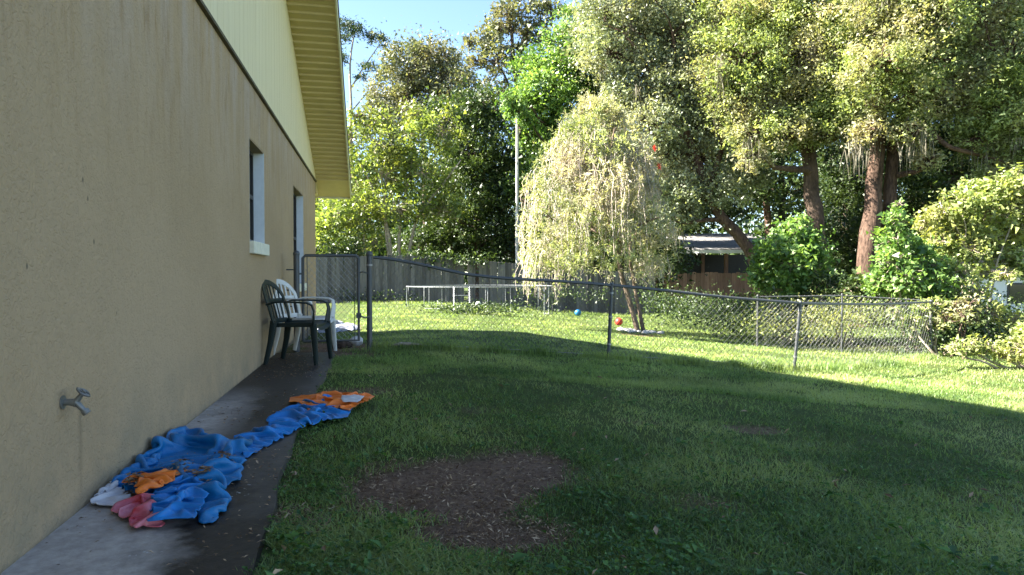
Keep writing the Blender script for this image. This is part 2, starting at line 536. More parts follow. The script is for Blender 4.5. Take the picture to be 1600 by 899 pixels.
M = dict(
    stucco=mat_stucco(), siding=mat_siding(), concrete=mat_concrete(), ground=mat_ground(),
    soffit=mat_plain("bounce_yellow_soffit", (0.53, 0.42, 0.19), 0.6, 0, 0.08, 3, 0.05),  # yellow base colour includes the bounce glow on the underside
    fascia=mat_plain("cream_fascia_paint", (0.62, 0.58, 0.38), 0.6, 0, 0.1, 5, 0.05),
    reveal=mat_plain("white_reveal_paint", (0.68, 0.69, 0.70), 0.7, 0, 0.06, 14, 0.1),
    sill=mat_plain("cream_sill_paint", (0.70, 0.66, 0.52), 0.7, 0, 0.1, 14, 0.1),
    frame=mat_plain("bronze_window_frame", (0.035, 0.032, 0.03), 0.4, 0.3),
    screen=mat_plain("charcoal_screen", (0.02, 0.021, 0.022), 0.7, 0, 0.1, 60),
    glass=mat_glass_dark(),
    shingle=mat_roof_shingle("brown_shingle", (0.12, 0.10, 0.085), (0.2, 0.17, 0.14)),
    shedroof=mat_roof_shingle("weathered_pale_roof", (0.11, 0.105, 0.105), (0.30, 0.29, 0.28)),
    galv=mat_metal("galvanised_steel", (0.33, 0.33, 0.33), 0.5, 0.5),
    darkpipe=mat_metal("weathered_dark_pipe", (0.10, 0.105, 0.11), 0.55, 0.35),
    tramp=mat_metal("pale_galvanised_tube", (0.30, 0.31, 0.32), 0.45, 0.2),
    brass=mat_metal("dull_tap_metal", (0.24, 0.24, 0.22), 0.45, 0.8),
    green_plastic=mat_plain("dark_green_plastic", (0.004, 0.014, 0.013), 0.5, 0, 0.2, 6, 0.05),
    white_plastic=mat_plain("grubby_white_plastic", (0.62, 0.60, 0.55), 0.45, 0, 0.14, 7, 0.05),
    greyboard=mat_board("grey_weathered_board", (0.085, 0.076, 0.070), (0.18, 0.166, 0.155)),
    redboard=mat_board("reddish_board", (0.22, 0.12, 0.085), (0.40, 0.24, 0.17)),
    blue=mat_tarp("blue_vinyl", (0.006, 0.155, 0.38)),
    bluec=mat_clean_tarp("clean_blue_vinyl", (0.008, 0.19, 0.52), (0.006, 0.12, 0.34)),
    orange=mat_clean_tarp("orange_vinyl", (0.80, 0.20, 0.02), (0.62, 0.13, 0.015)),
    red=mat_clean_tarp("faded_red_vinyl", (0.46, 0.018, 0.03), (0.58, 0.22, 0.26)),
    whitev=mat_clean_tarp("off_white_vinyl", (0.62, 0.60, 0.60), (0.42, 0.40, 0.42)),
    greysheet=mat_clean_tarp("pale_blue_grey_sheet", (0.34, 0.36, 0.42), (0.10, 0.11, 0.15)),
    bark=mat_bark("dark_oak_bark", (0.045, 0.033, 0.026), (0.15, 0.105, 0.08)),
    redbark=mat_bark("red_brown_bark", (0.032, 0.021, 0.016), (0.15, 0.095, 0.07)),
    palebark=mat_bark("pale_smooth_bark", (0.20, 0.155, 0.115), (0.48, 0.40, 0.32), False),
    polem=mat_bark("bleached_pole_wood", (0.36, 0.33, 0.30), (0.60, 0.57, 0.53)),
    chips=mat_leaf("dry_chip", (0.12, 0.070, 0.040), (0.58, 0.42, 0.27), 0.0, 0.9, spec=0.1),
    stone=mat_plain("pale_stone", (0.55, 0.52, 0.50), 0.9, 0, 0.25, 9, 0.3),
    ballred=mat_plain("red_rubber", (0.65, 0.05, 0.035), 0.4, 0, 0.1),
    ballblue=mat_plain("blue_rubber", (0.03, 0.19, 0.42), 0.4, 0, 0.1),
    ballwhite=mat_plain("white_ball_panels", (0.75, 0.75, 0.74), 0.45, 0, 0.08),
    black=mat_plain("black_ball_patch", (0.02, 0.02, 0.02), 0.5, 0, 0.1),
    whitewall=mat_plain("white_painted_wall", (0.72, 0.71, 0.68), 0.8, 0, 0.08, 2, 0.1, kind='pos'),
    grass=mat_leaf("grass_blades", (0.040, 0.088, 0.024), (0.33, 0.45, 0.15), 0.50, 0.40, hue2=(0.45, 0.52, 0.22), spec=0.35),
    clover=mat_leaf("clover_leaves", (0.030, 0.085, 0.022), (0.13, 0.25, 0.06), 0.35, 0.5, spec=0.35),
)

# ------------------------------------------------------------------ ground, walkway
def build_ground():
    def axis(a, b, fine0, fine1, step, grow):
        xs = list(np.arange(fine0, fine1 + 1e-6, step)); s = step
        while xs[-1] < b: s *= grow; xs.append(xs[-1] + s)
        s = step
        while xs[0] > a: s *= grow; xs.insert(0, xs[0] - s)
        return np.array(xs)
    xs = axis(-300, 300, -1.3, 6, 0.05, 1.12); ys = axis(-100, 500, 1.5, 9, 0.05, 1.12)
    X, Y = np.meshgrid(xs, ys)
    Z = hg(X, Y)
    near = np.clip((30 - np.hypot(X, Y)) / 20, 0, 1)
    Z = Z + (fbm(X * 1.3, Y * 1.3, 0, 3) - 0.5) * 0.05 * near * np.clip((X + 0.3) / 0.6, 0, 1)
    bare = patch_mask(X, Y)
    Z = Z - 0.012 * bare + bare * (fbm(X * 9, Y * 9, 0, 8, 3) - 0.5) * 0.05 * (X > -0.3)
    v = np.stack([X, Y, Z], -1).reshape(-1, 3)
    nx, ny = len(xs), len(ys)
    i = np.arange((ny - 1) * (nx - 1)); r, c = i // (nx - 1), i % (nx - 1)
    f = np.stack([r * nx + c, r * nx + c + 1, (r + 1) * nx + c + 1, (r + 1) * nx + c], -1)
    me = mesh_from("ground", v, f, M['ground'], True)
    a = me.attributes.new("bare", 'FLOAT', 'POINT'); a.data.foreach_set("value", bare.ravel().astype(np.float32))
    tag(link("ground", me), kind='structure')


def walk_edge(Y):
    return -0.36 - 0.10 * min(1, max(0, (Y - 2.3) / 1.3)) + 0.012 * math.sin(Y * 2.1) + 0.010 * math.sin(Y * 7.3)


def build_walkway():
    ys = np.arange(-2.0, 8.3, 0.06)
    v = []; f = []
    for i, y in enumerate(ys):
        e = walk_edge(y); z = 0.035
        v += [(-1.17, y, z), (-0.8, y, z - 0.002), (e, y, z - 0.004), (e + 0.015, y, -0.08)]
    for i in range(len(ys) - 1):
        for k in range(3):
            f.append((i * 4 + k, i * 4 + k + 1, (i + 1) * 4 + k + 1, (i + 1) * 4 + k))
    tag(link("walkway", mesh_from("walkway", np.array(v), f, M['concrete'])), kind='structure')


build_ground()
build_walkway()

# ------------------------------------------------------------------ house
WX = -1.126          # stucco face
YC = 13.6            # far corner
YR = 5.7             # ridge
PIT = 0.39
ZW = 2.73            # top of stucco / start of siding at the corner
XO = -0.50           # outer edge of the rake overhang
EAVE = 14.2
NEARC = 2 * YR - YC


def zsof(Y):
    return ZW + (YC - Y) * PIT if Y >= YR else ZW + (YC - YR) * PIT - (YR - Y) * PIT


def build_house():
    h = empty("house", (WX, YR, 0), "tan stucco house with cream gable boarding and ribbed yellow soffit", "house")
    inv = Matrix.Translation(-h.location)

    def part(mb, name, mat, parent=None, **k):
        o = mb.build(name, mat, parent or h, **k)
        if parent is None or parent is h:
            o.matrix_parent_inverse = inv
        return o
    # wall with two openings (Y0,Y1,Z0,Z1)
    W1 = (6.60, 7.45, 1.25, 2.20); W2 = (10.0, 11.35, 0.80, 2.20)
    mb = MB(); T = 0.20
    def slab(y0, y1, z0, z1): mb.box(WX - T, WX, y0, y1, z0, z1)
    slab(NEARC, W1[0], -0.1, ZW); slab(W1[0], W1[1], -0.1, W1[2]); slab(W1[0], W1[1], W1[3], ZW)
    slab(W1[1], W2[0], -0.1, ZW); slab(W2[0], W2[1], -0.1, W2[2]); slab(W2[0], W2[1], W2[3], ZW)
    slab(W2[1], YC, -0.1, ZW)
    mb.box(-13.0, WX - T, YC - T, YC, -0.1, ZW); mb.box(-13.0, WX - T, NEARC, NEARC + T, -0.1, ZW)
    mb.box(-13.2, -13.0, NEARC, YC, -0.1, ZW)
    part(mb, "wall", M['stucco'])
    # gable boarding: tall grooved sheets, each its own piece
    w = 1.22; y = YC
    while y > NEARC + 0.01:
        y0 = max(y - w, NEARC); m = MB()
        n = 6
        for k in range(n):
            a = y0 + (y - y0) * k / n; b = y0 + (y - y0) * (k + 1) / n - 0.004
            za, zb = zsof(a) + 0.02, zsof(b) + 0.02
            mid = YR if a < YR < b else None
            ptsy = [a, b] if mid is None else [a, mid, b]
            x0, x1 = WX - 0.02, WX + 0.018
            V = []
            for yy in ptsy: V += [(x0, yy, ZW), (x1, yy, ZW), (x0, yy, zsof(yy) + 0.02), (x1, yy, zsof(yy) + 0.02)]
            F = []
            for q in range(len(ptsy) - 1):
                o_ = q * 4
                F += [(o_ + 1, o_ + 5, o_ + 7, o_ + 3), (o_, o_ + 2, o_ + 6, o_ + 4), (o_ + 2, o_ + 3, o_ + 7, o_ + 6), (o_, o_ + 4, o_ + 5, o_ + 1)]
            F += [(0, 1, 3, 2), (len(V) - 4, len(V) - 2, len(V) - 1, len(V) - 3)]
            m.add(V, F)
        m.box(WX - 0.02, WX + 0.012, y0, y, ZW + 0.002, ZW + 0.03 + 0 * y)
        part(m, "siding_panel", M['siding'])
        y = y0
    # backing behind the siding so grooves are not holes
    m = MB()
    V = [(WX - 0.06, YC, ZW), (WX - 0.06, YR, ZW + (YC - YR) * PIT), (WX - 0.06, NEARC, ZW)]
    V += [(WX - 0.022, p[1], p[2]) for p in V]
    m.add(V, [(0, 1, 2), (5, 4, 3), (0, 3, 4, 1), (1, 4, 5, 2), (2, 5, 3, 0)])
    part(m, "gable_wall", M['siding'])
    m = MB(); m.box(WX - 0.01, WX + 0.03, NEARC, YC, ZW - 0.028, ZW - 0.003)
    part(m, "trim_shadow_strip", mat_plain("trim_shadow_dark", (0.10, 0.08, 0.05), 0.9, 0, 0.3, 5))  # near-black colour draws the gap shadow under the siding edge
    # soffit strips
    step = 0.134; y = EAVE - 0.55
    strips = []
    first = MB()
    def sof(mb_, a, b, lip):
        za, zb = ZW + (YC - a) * PIT, ZW + (YC - b) * PIT
        t = 0.012
        x0, x1 = WX + 0.02, XO
        mb_.add([(x0, a, za), (x1, a, za), (x1, b, zb), (x0, b, zb), (x0, a, za + t), (x1, a, za + t), (x1, b, zb + t), (x0, b, zb + t)],
                [(0, 3, 2, 1), (4, 5, 6, 7), (0, 1, 5, 4), (1, 2, 6, 5), (2, 3, 7, 6), (3, 0, 4, 7)])
        if lip:
            c = a + 0.022; zc = ZW + (YC - c) * PIT
            mb_.add([(x0, a, za - 0.026), (x1, a, za - 0.026), (x1, c, zc - 0.022), (x0, c, zc - 0.022), (x0, a, za), (x1, a, za), (x1, c, zc), (x0, c, zc)],
                    [(0, 3, 2, 1), (0, 1, 5, 4), (1, 2, 6, 5), (2, 3, 7, 6), (3, 0, 4, 7)])
    sof(first, EAVE - 0.55, EAVE, False)
    # wide end panel reaches over the side wall too
    part(first, "soffit_panel", M['soffit'])
    while y - step > YR:
        m = MB(); sof(m, y - step, y - 0.004, True); part(m, "soffit_panel", M['soffit']); y -= step
    # eave soffit along the far side wall
    m = MB(); m.box(-13.4, WX + 0.02, YC, EAVE, zsof(EAVE) if False else ZW - 0.235, ZW - 0.222)
    part(m, "eave_soffit", M['soffit'])
    m = MB(); m.add([(WX + 0.019, YC, ZW), (WX + 0.019, EAVE, ZW - 0.234), (WX + 0.019, YC, ZW - 0.234), (WX - 0.02, YC, ZW), (WX - 0.02, EAVE, ZW - 0.234), (WX - 0.02, YC, ZW - 0.234)],
                    [(0, 2, 1), (3, 4, 5), (0, 1, 4, 3), (0, 3, 5, 2), (1, 2, 5, 4)])
    part(m, "eave_return", M['soffit'])
    # rake boards, near slope too
    def rake(mb_, a, b, x0, x1, lo, hi):
        za = zsof(a) if a <= YC else ZW + (YC - a) * PIT
        zb = zsof(b) if b <= YC else ZW + (YC - b) * PIT
        mb_.add([(x0, a, za + lo), (x1, a, za + lo), (x1, b, zb + lo), (x0, b, zb + lo), (x0, a, za + hi), (x1, a, za + hi), (x1, b, zb + hi), (x0, b, zb + hi)],
                [(0, 3, 2, 1), (4, 5, 6, 7), (0, 1, 5, 4), (1, 2, 6, 5), (2, 3, 7, 6), (3, 0, 4, 7)])
    for (a, b) in ((YR, EAVE), (NEARC - 0.6, YR)):
        m = MB(); rake(m, a, b, XO, XO + 0.022, -0.035, 0.12); part(m, "rake_board", M['fascia'])
    m = MB(); rake(m, NEARC - 0.6, YR, WX + 0.02, XO, 0, 0.012); part(m, "soffit_panel", M['soffit'])
    m = MB(); m.box(-13.4, XO, EAVE + 0.002, EAVE + 0.024, ZW - 0.27, ZW - 0.10); part(m, "fascia", M['fascia'])
    for (a, b) in ((YR, EAVE + 0.03), (NEARC - 0.63, YR)):
        m = MB(); rake(m, a, b, -13.4, XO + 0.035, 0.125, 0.165); part(m, "roof", M['shingle'])
    # windows
    for i, (y0, y1, z0, z1) in enumerate((W1, W2)):
        R = 0.105; e = 0.004
        fr = MB(); x = WX - R - 0.03
        fr.box(x, x + 0.03, y0 + e, y0 + 0.045, z0 + e, z1 - e); fr.box(x, x + 0.03, y1 - 0.045, y1 - e, z0 + e, z1 - e)
        fr.box(x, x + 0.03, y0 + 0.045, y1 - 0.045, z1 - 0.045, z1 - e); fr.box(x, x + 0.03, y0 + 0.045, y1 - 0.045, z0 + e, z0 + 0.045)
        zm = (z0 + z1) / 2
        fr.box(x + 0.002, x + 0.034, y0 + 0.046, y1 - 0.046, zm - 0.02, zm + 0.02)
        f = part(fr, "window", M['frame'])
        p = MB(); p.box(x - 0.008, x - 0.002, y0 + 0.02, y1 - 0.02, z0 + 0.02, z1 - 0.02)
        p.build("pane", M['glass'], f)
        s = MB(); s.box(x - 0.02 - 0.1, WX + 0.045, y0 - 0.02, y1 + 0.02, z0 - 0.115, z0 + 0.002)
        so_ = s.build("sill", M['sill'], f); bevel(so_, 0.008)
        rv = MB(); rv3 = MB()
        rv.box(x + 0.031, WX - 0.001, y1 - 0.012, y1 - 0.002, z0 + 0.004, z1 - 0.002)
        rv3.box(x + 0.031, WX - 0.001, y0 + 0.002, y0 + 0.012, z0 + 0.004, z1 - 0.002)
        rv.build("reveal", M['reveal'], f); rv3.build("reveal", M['reveal'], f)
        rv2 = MB(); rv2.box(x + 0.031, WX - 0.001, y0 + 0.012, y1 - 0.012, z1 - 0.012, z1 - 0.002)
        rv2.build("lintel", M['stucco'], f)
    return h


build_house()

# ------------------------------------------------------------------ garden tap
def build_tap():
    p = at(97, 629, 1.0)                      # on the wall plane
    d = p - CAM; t = (WX - CAM[0]) / d[0]; p = CAM + d * t
    global TAP; TAP = p
    o = empty("garden_tap", p, "weathered metal garden tap with round handle on the stucco wall", "tap")
    o.scale = (0.85, 0.85, 0.85)
    m = MB(); m.tube([(0.001, 0, 0), (0.006, 0, 0)], 0.030, 14, up=(0, 1, 0)); m.build("flange", M['brass'], o, True)
    m = MB(); m.tube([(0, 0, 0), (0.03, 0, 0.0), (0.055, 0, -0.004)], [0.013, 0.015, 0.019], 10, up=(0, 1, 0))
    m.tube([(0.052, 0, 0.0), (0.085, 0, -0.038)], [0.014, 0.011], 10, up=(0, 1, 0))
    m.tube([(0.085, 0, -0.036), (0.098, 0, -0.052)], [0.017, 0.017], 12, up=(0, 1, 0)); m.build("body", M['brass'], o, True)
    m = MB(); m.tube([(0.052, 0, 0.0), (0.078, 0, 0.034)], [0.014, 0.009], 10, up=(0, 1, 0)); m.build("stem", M['brass'], o, True)
    m = MB(); c = Vector((0.083, 0, 0.041)); ax = Vector((0.61, 0, 0.79)); a = ax.cross(Vector((0, 1, 0))); b = Vector((0, 1, 0))
    ring = [c + (a * math.cos(k * math.pi / 8) + b * math.sin(k * math.pi / 8)) * (0.026 + 0.003 * (k % 4 == 0)) for k in range(17)]
    m.tube(ring, 0.0055, 6, cap=False, up=tuple(ax))
    for k in (0, 4, 8, 12): m.tube([c, ring[k]], 0.004, 5, up=tuple(ax))
    m.tube([c - ax * 0.004, c + ax * 0.008], 0.008, 8, up=(0, 1, 0)); m.build("handle", M['brass'], o, True)


build_tap()

# ------------------------------------------------------------------ plastic garden chairs
def build_chair(name, mat, loc, rz, label):
    o = empty(name, loc, label, "garden chair", "plastic garden chairs by the house wall", rz)
    # seat: dished sheet with a front lip, real thickness
    nx, ny = 12, 12
    V = []; top = []
    for side in (0, 1):
        for i in range(nx + 1):
            for j in range(ny + 1):
                x = -0.22 + 0.46 * i / nx; yy = -1 + 2 * j / ny
                wd = 0.20 + 0.045 * i / nx
                z = 0.415 - 0.022 * (1 - yy * yy) - 0.02 * (1 - i / nx) + (-0.05 * max(0, (i / nx - 0.82) / 0.18) ** 2) + 0.012 * abs(yy) ** 4
                V.append((x, yy * wd, z - 0.008 * side))
    F = []; s = (nx + 1) * (ny + 1); g = lambda i, j, q: q * s + i * (ny + 1) + j
    for i in range(nx):
        for j in range(ny):
            F.append((g(i, j, 0), g(i + 1, j, 0), g(i + 1, j + 1, 0), g(i, j + 1, 0)))
            F.append((g(i, j, 1), g(i, j + 1, 1), g(i + 1, j + 1, 1), g(i + 1, j, 1)))
    for i in range(nx):
        F.append((g(i, 0, 0), g(i, 0, 1), g(i + 1, 0, 1), g(i + 1, 0, 0))); F.append((g(i, ny, 0), g(i + 1, ny, 0), g(i + 1, ny, 1), g(i, ny, 1)))
    for j in range(ny):
        F.append((g(0, j, 0), g(0, j + 1, 0), g(0, j + 1, 1), g(0, j, 1))); F.append((g(nx, j, 0), g(nx, j, 1), g(nx, j + 1, 1), g(nx, j + 1, 0)))
    m = MB(); m.add(V, F); m.build("seat", mat, o, True)
    m = MB(); m.tube([(-0.2, -0.2, 0.395), (0.19, -0.235, 0.40)], 0.022, 8, flat=(0.35, 1)); m.tube([(-0.2, 0.2, 0.395), (0.19, 0.235, 0.40)], 0.022, 8, flat=(0.35, 1))
    m.tube([(0.205, -0.23, 0.375), (0.205, 0.23, 0.375)], 0.022, 8, flat=(0.3, 1)); m.build("apron", mat, o, True)
    # backrest
    def bp(y, z):
        return (-0.205 - 0.26 * (z - 0.40) - 0.055 * (1 - min(1, (y / 0.25) ** 2)), y, z)
    def topz(y): return 0.60 + 0.225 * math.sqrt(max(0.0, 1 - (abs(y) / 0.262) ** 2.4))
    ys = [0.25 * math.sin(a) for a in np.linspace(-math.pi / 2, math.pi / 2, 25)]
    path = [bp(y, topz(y)) for y in ys]
    path = [(-0.20, -0.235, 0.42), (-0.225, -0.247, 0.52)] + path + [(-0.225, 0.247, 0.52), (-0.20, 0.235, 0.42)]
    m = MB(); m.tube(path, 0.030, 8, flat=(1.0, 0.28), up=(1, 0, 0.25)); br = m.build("backrest", mat, o, True)
    m = MB(); m.tube([bp(y, 0.635) for y in np.linspace(-0.235, 0.235, 13)], 0.022, 8, flat=(0.3, 1)); m.tube([bp(y, 0.425) for y in np.linspace(-0.21, 0.21, 13)], 0.026, 8, flat=(0.3, 1))
    m.build("back_rail", mat, o, True)
    for k in range(7):
        y = (k - 3) * 0.058; yt = y * 1.12
        m = MB(); zt = topz(yt) - 0.02
        m.tube([bp(y, 0.42), bp(y * 1.03, 0.52), bp(y * 1.06, 0.62), bp(yt, zt)], 0.0165, 6, flat=(1.0, 0.26), up=(1, 0, 0.2)); m.build("slat", mat, br, True)
    for sg in (-1, 1):
        m = MB()
        m.tube([(-0.262, sg * 0.25, 0.60), (-0.19, sg * 0.268, 0.628), (-0.08, sg * 0.278, 0.632), (0.06, sg * 0.282, 0.628), (0.15, sg * 0.28, 0.622), (0.195, sg * 0.275, 0.600), (0.212, sg * 0.268, 0.54), (0.206, sg * 0.255, 0.46), (0.20, sg * 0.245, 0.40)],
               [0.026, 0.027, 0.028, 0.030, 0.031, 0.030, 0.030, 0.032, 0.034], 8, flat=(1.0, 0.32), up=(0.4, 0, 1))
        m.build("armrest", mat, o, True)
        m = MB(); m.tube([(0.20, sg * 0.242, 0.41), (0.215, sg * 0.25, 0.22), (0.232, sg * 0.262, 0.0)], [0.036, 0.029, 0.021], 8, flat=(1, 0.55), up=(0, sg, 0)); m.build("leg", mat, o, True)
        m = MB(); m.tube([(-0.205, sg * 0.222, 0.44), (-0.235, sg * 0.235, 0.22), (-0.285, sg * 0.25, 0.0)], [0.036, 0.029, 0.021], 8, flat=(1, 0.55), up=(0, sg, 0)); m.build("leg", mat, o, True)
    return o


cp = gp(471, 571)
build_chair("plastic_chair", M['green_plastic'], (cp[0], cp[1], 0.036), math.radians(-12), "dark green plastic garden chair with slatted back, nearer of the pair by the wall")
cp2 = gp(479, 557)
build_chair("plastic_chair", M['white_plastic'], (cp2[0], cp2[1], 0.036), math.radians(-22), "grubby white plastic garden chair standing behind the green one")

# ------------------------------------------------------------------ crumpled vinyl (paddling pool / sheet) on the walkway
def inside(poly, X, Y):
    n = len(poly); r = np.zeros(X.shape, bool); j = n - 1
    for i in range(n):
        xi, yi = poly[i]; xj, yj = poly[j]
        c = ((yi > Y) != (yj > Y)) & (X < (xj - xi) * (Y - yi) / (yj - yi + 1e-12) + xi)
        r ^= c; j = i
    return r


def edge_dist(poly, X, Y):
    d = np.full(X.shape, 1e9); n = len(poly)
    for i in range(n):
        ax, ay = poly[i]; bx, by = poly[(i + 1) % n]
        t = np.clip(((X - ax) * (bx - ax) + (Y - ay) * (by - ay)) / ((bx - ax) ** 2 + (by - ay) ** 2 + 1e-12), 0, 1)
        d = np.minimum(d, np.hypot(X - ax - t * (bx - ax), Y - ay - t * (by - ay)))
    return d


def crumple(name, outline, hmax, mat, parent, seed=0, base=0.0, step=0.012, slack=1.42, iters=170, ang=0.6, flat=1.0, rounds=0, edge=0.35):
    """a sheet with more cloth than floor under it: distance constraints on a grid buckle it into folds"""
    poly = [tuple((gp(u, v))[:2]) for u, v in outline]
    # round the corners of the outline
    for _ in range(rounds):
        q = []
        for i in range(len(poly)):
            a, b = np.array(poly[i]), np.array(poly[(i + 1) % len(poly)]); q += [tuple(a * .75 + b * .25), tuple(a * .25 + b * .75)]
        poly = q
    r_ = np.random.default_rng(seed + 900)
    Pp = np.array(poly); x0, y0 = Pp.min(0) - step * 2; x1, y1 = Pp.max(0) + step * 2
    ca, sa = math.cos(ang), math.sin(ang)
    Q = Pp @ np.array([[ca, -sa], [sa, ca]]); x0, y0 = Q.min(0) - step * 2; x1, y1 = Q.max(0) + step * 2
    GX, GY = np.meshgrid(np.arange(x0, x1, step), np.arange(y0, y1, step))
    X = GX * ca - GY * sa * -1 * -1; X = GX * ca + GY * -sa; Y = GX * sa + GY * ca
    Xr = GX * ca + GY * (-sa); Yr = GX * sa + GY * ca
    # inverse of the rotation used for Q
    W = np.stack([GX, GY], -1) @ np.array([[ca, -sa], [sa, ca]]).T; X, Y = W[..., 0], W[..., 1]
    ins = inside(poly, X, Y)
    near = ins.copy(); near[1:] |= ins[:-1]; near[:-1] |= ins[1:]; near[:, 1:] |= ins[:, :-1]; near[:, :-1] |= ins[:, 1:]
    snap = near & ~ins
    # snap outside neighbours to the outline
    sx, sy = X[snap], Y[snap]; bd = np.full(sx.shape, 1e9); bx = sx.copy(); by = sy.copy()
    for i in range(len(poly)):
        ax, ay = poly[i]; cx, cy = poly[(i + 1) % len(poly)]
        t = np.clip(((sx - ax) * (cx - ax) + (sy - ay) * (cy - ay)) / ((cx - ax) ** 2 + (cy - ay) ** 2 + 1e-12), 0, 1)
        qx, qy = ax + t * (cx - ax), ay + t * (cy - ay); dd = np.hypot(sx - qx, sy - qy); m_ = dd < bd
        bd[m_] = dd[m_]; bx[m_] = qx[m_]; by[m_] = qy[m_]
    X[snap] = bx; Y[snap] = by
    idx = -np.ones(X.shape, int); idx[near] = np.arange(near.sum())
    D = edge_dist(poly, X, Y)[near]
    x, y = X[near], Y[near]
    fl = np.where((x < -0.38) & (y < 8.3), 0.042, hg(x, y) + 0.045) + base
    P = np.stack([x, y, fl + (hmax * np.clip(D / 0.12, 0, 1) * (0.2 + 1.0 * fbm(x * 5, y * 5, 0, seed, 2) + 0.9 * np.clip(1 - np.abs(2 * fbm((x * ca - y * sa) * 3 + 9, (x * sa + y * ca) * 9, 0, seed + 4, 2) - 1) * 3, 0, 1)) + 0.010 * fbm(x * 14, y * 14, 0, seed + 3, 2))], -1)
    E = []
    def pairs(dy, dx, k, w):
        A = idx[:idx.shape[0] - dy, max(0, -dx):idx.shape[1] - max(0, dx)]; Bq = idx[dy:, max(0, dx):idx.shape[1] + min(0, dx)]
        ok = (A >= 0) & (Bq >= 0); E.append((A[ok], Bq[ok], w))
    pairs(0, 1, 1, 1); pairs(1, 0, 1, 1); pairs(1, 1, 1, .5); pairs(1, -1, 1, .5); pairs(0, 2, 1, .30); pairs(2, 0, 1, .30)
    EI = np.concatenate([e[0] for e in E]); EJ = np.concatenate([e[1] for e in E]); EW = np.concatenate([np.full(len(e[0]), float(e[2])) for e in E])
    d0 = np.linalg.norm(P[EI, :2] - P[EJ, :2], axis=1)
    mid = (P[EI] + P[EJ]) / 2
    sl_ = 1 + (slack - 1) * (0.25 + 1.5 * np.clip(fbm(mid[:, 0] * 4, mid[:, 1] * 4, 3, seed + 7, 3) * 2 - .6, 0, 1))
    eD = np.minimum(D[EI], D[EJ]); sl_ = 1 + (sl_ - 1) * np.clip(edge + eD / 0.07, 0, 1)
    rest = d0 * sl_
    n = len(P); cnt = np.bincount(EI, EW, n) + np.bincount(EJ, EW, n) + 1e-6
    V = np.zeros_like(P); prev = P.copy()
    for it in range(iters):
        vel = (P - prev) * 0.92; vel = np.clip(vel, -.004, .004); prev = P.copy()
        P = P + vel; P[:, 2] -= 0.00018
        for sub in range(3):
            dv = P[EI] - P[EJ]; L = np.linalg.norm(dv, axis=1) + 1e-9
            k = ((L - rest) / L * 0.5 * EW)[:, None] * dv
            dl = np.zeros_like(P)
            for c in range(3):
                dl[:, c] = np.bincount(EJ, k[:, c], n) - np.bincount(EI, k[:, c], n)
            P = P + dl / cnt[:, None] * 1.6
        lo = fl
        hit = P[:, 2] < lo
        P[hit, 2] = lo[hit]
        P[hit, :2] = prev[hit, :2] + (P[hit, :2] - prev[hit, :2]) * 0.25
        P[:, 0] = np.maximum(P[:, 0], WX + .012)
        cap_ = lo + hmax * 3
        P[:, 2] = np.where(P[:, 2] > cap_, cap_ + (P[:, 2] - cap_) * .6, P[:, 2])
    a, b, cc, d = idx[:-1, :-1], idx[:-1, 1:], idx[1:, 1:], idx[1:, :-1]
    ok = (a >= 0) & (b >= 0) & (cc >= 0) & (d >= 0)
    f = np.stack([a[ok], b[ok], cc[ok], d[ok]], -1)
    if (ca * ca + sa * sa) > 0:
        v0 = P[f[:, 1]] - P[f[:, 0]]; v1 = P[f[:, 3]] - P[f[:, 0]]
        if np.mean(np.cross(v0, v1)[:, 2]) < 0: f = f[:, ::-1].copy()
    me = mesh_from(name, P, f, mat, True)
    o = link(name, me, parent)
    ss_ = o.modifiers.new("smooth", 'SUBSURF'); ss_.levels = 1; ss_.render_levels = 1
    so_ = o.modifiers.new("thickness", 'SOLIDIFY'); so_.thickness = 0.003; so_.offset = -1
    return o


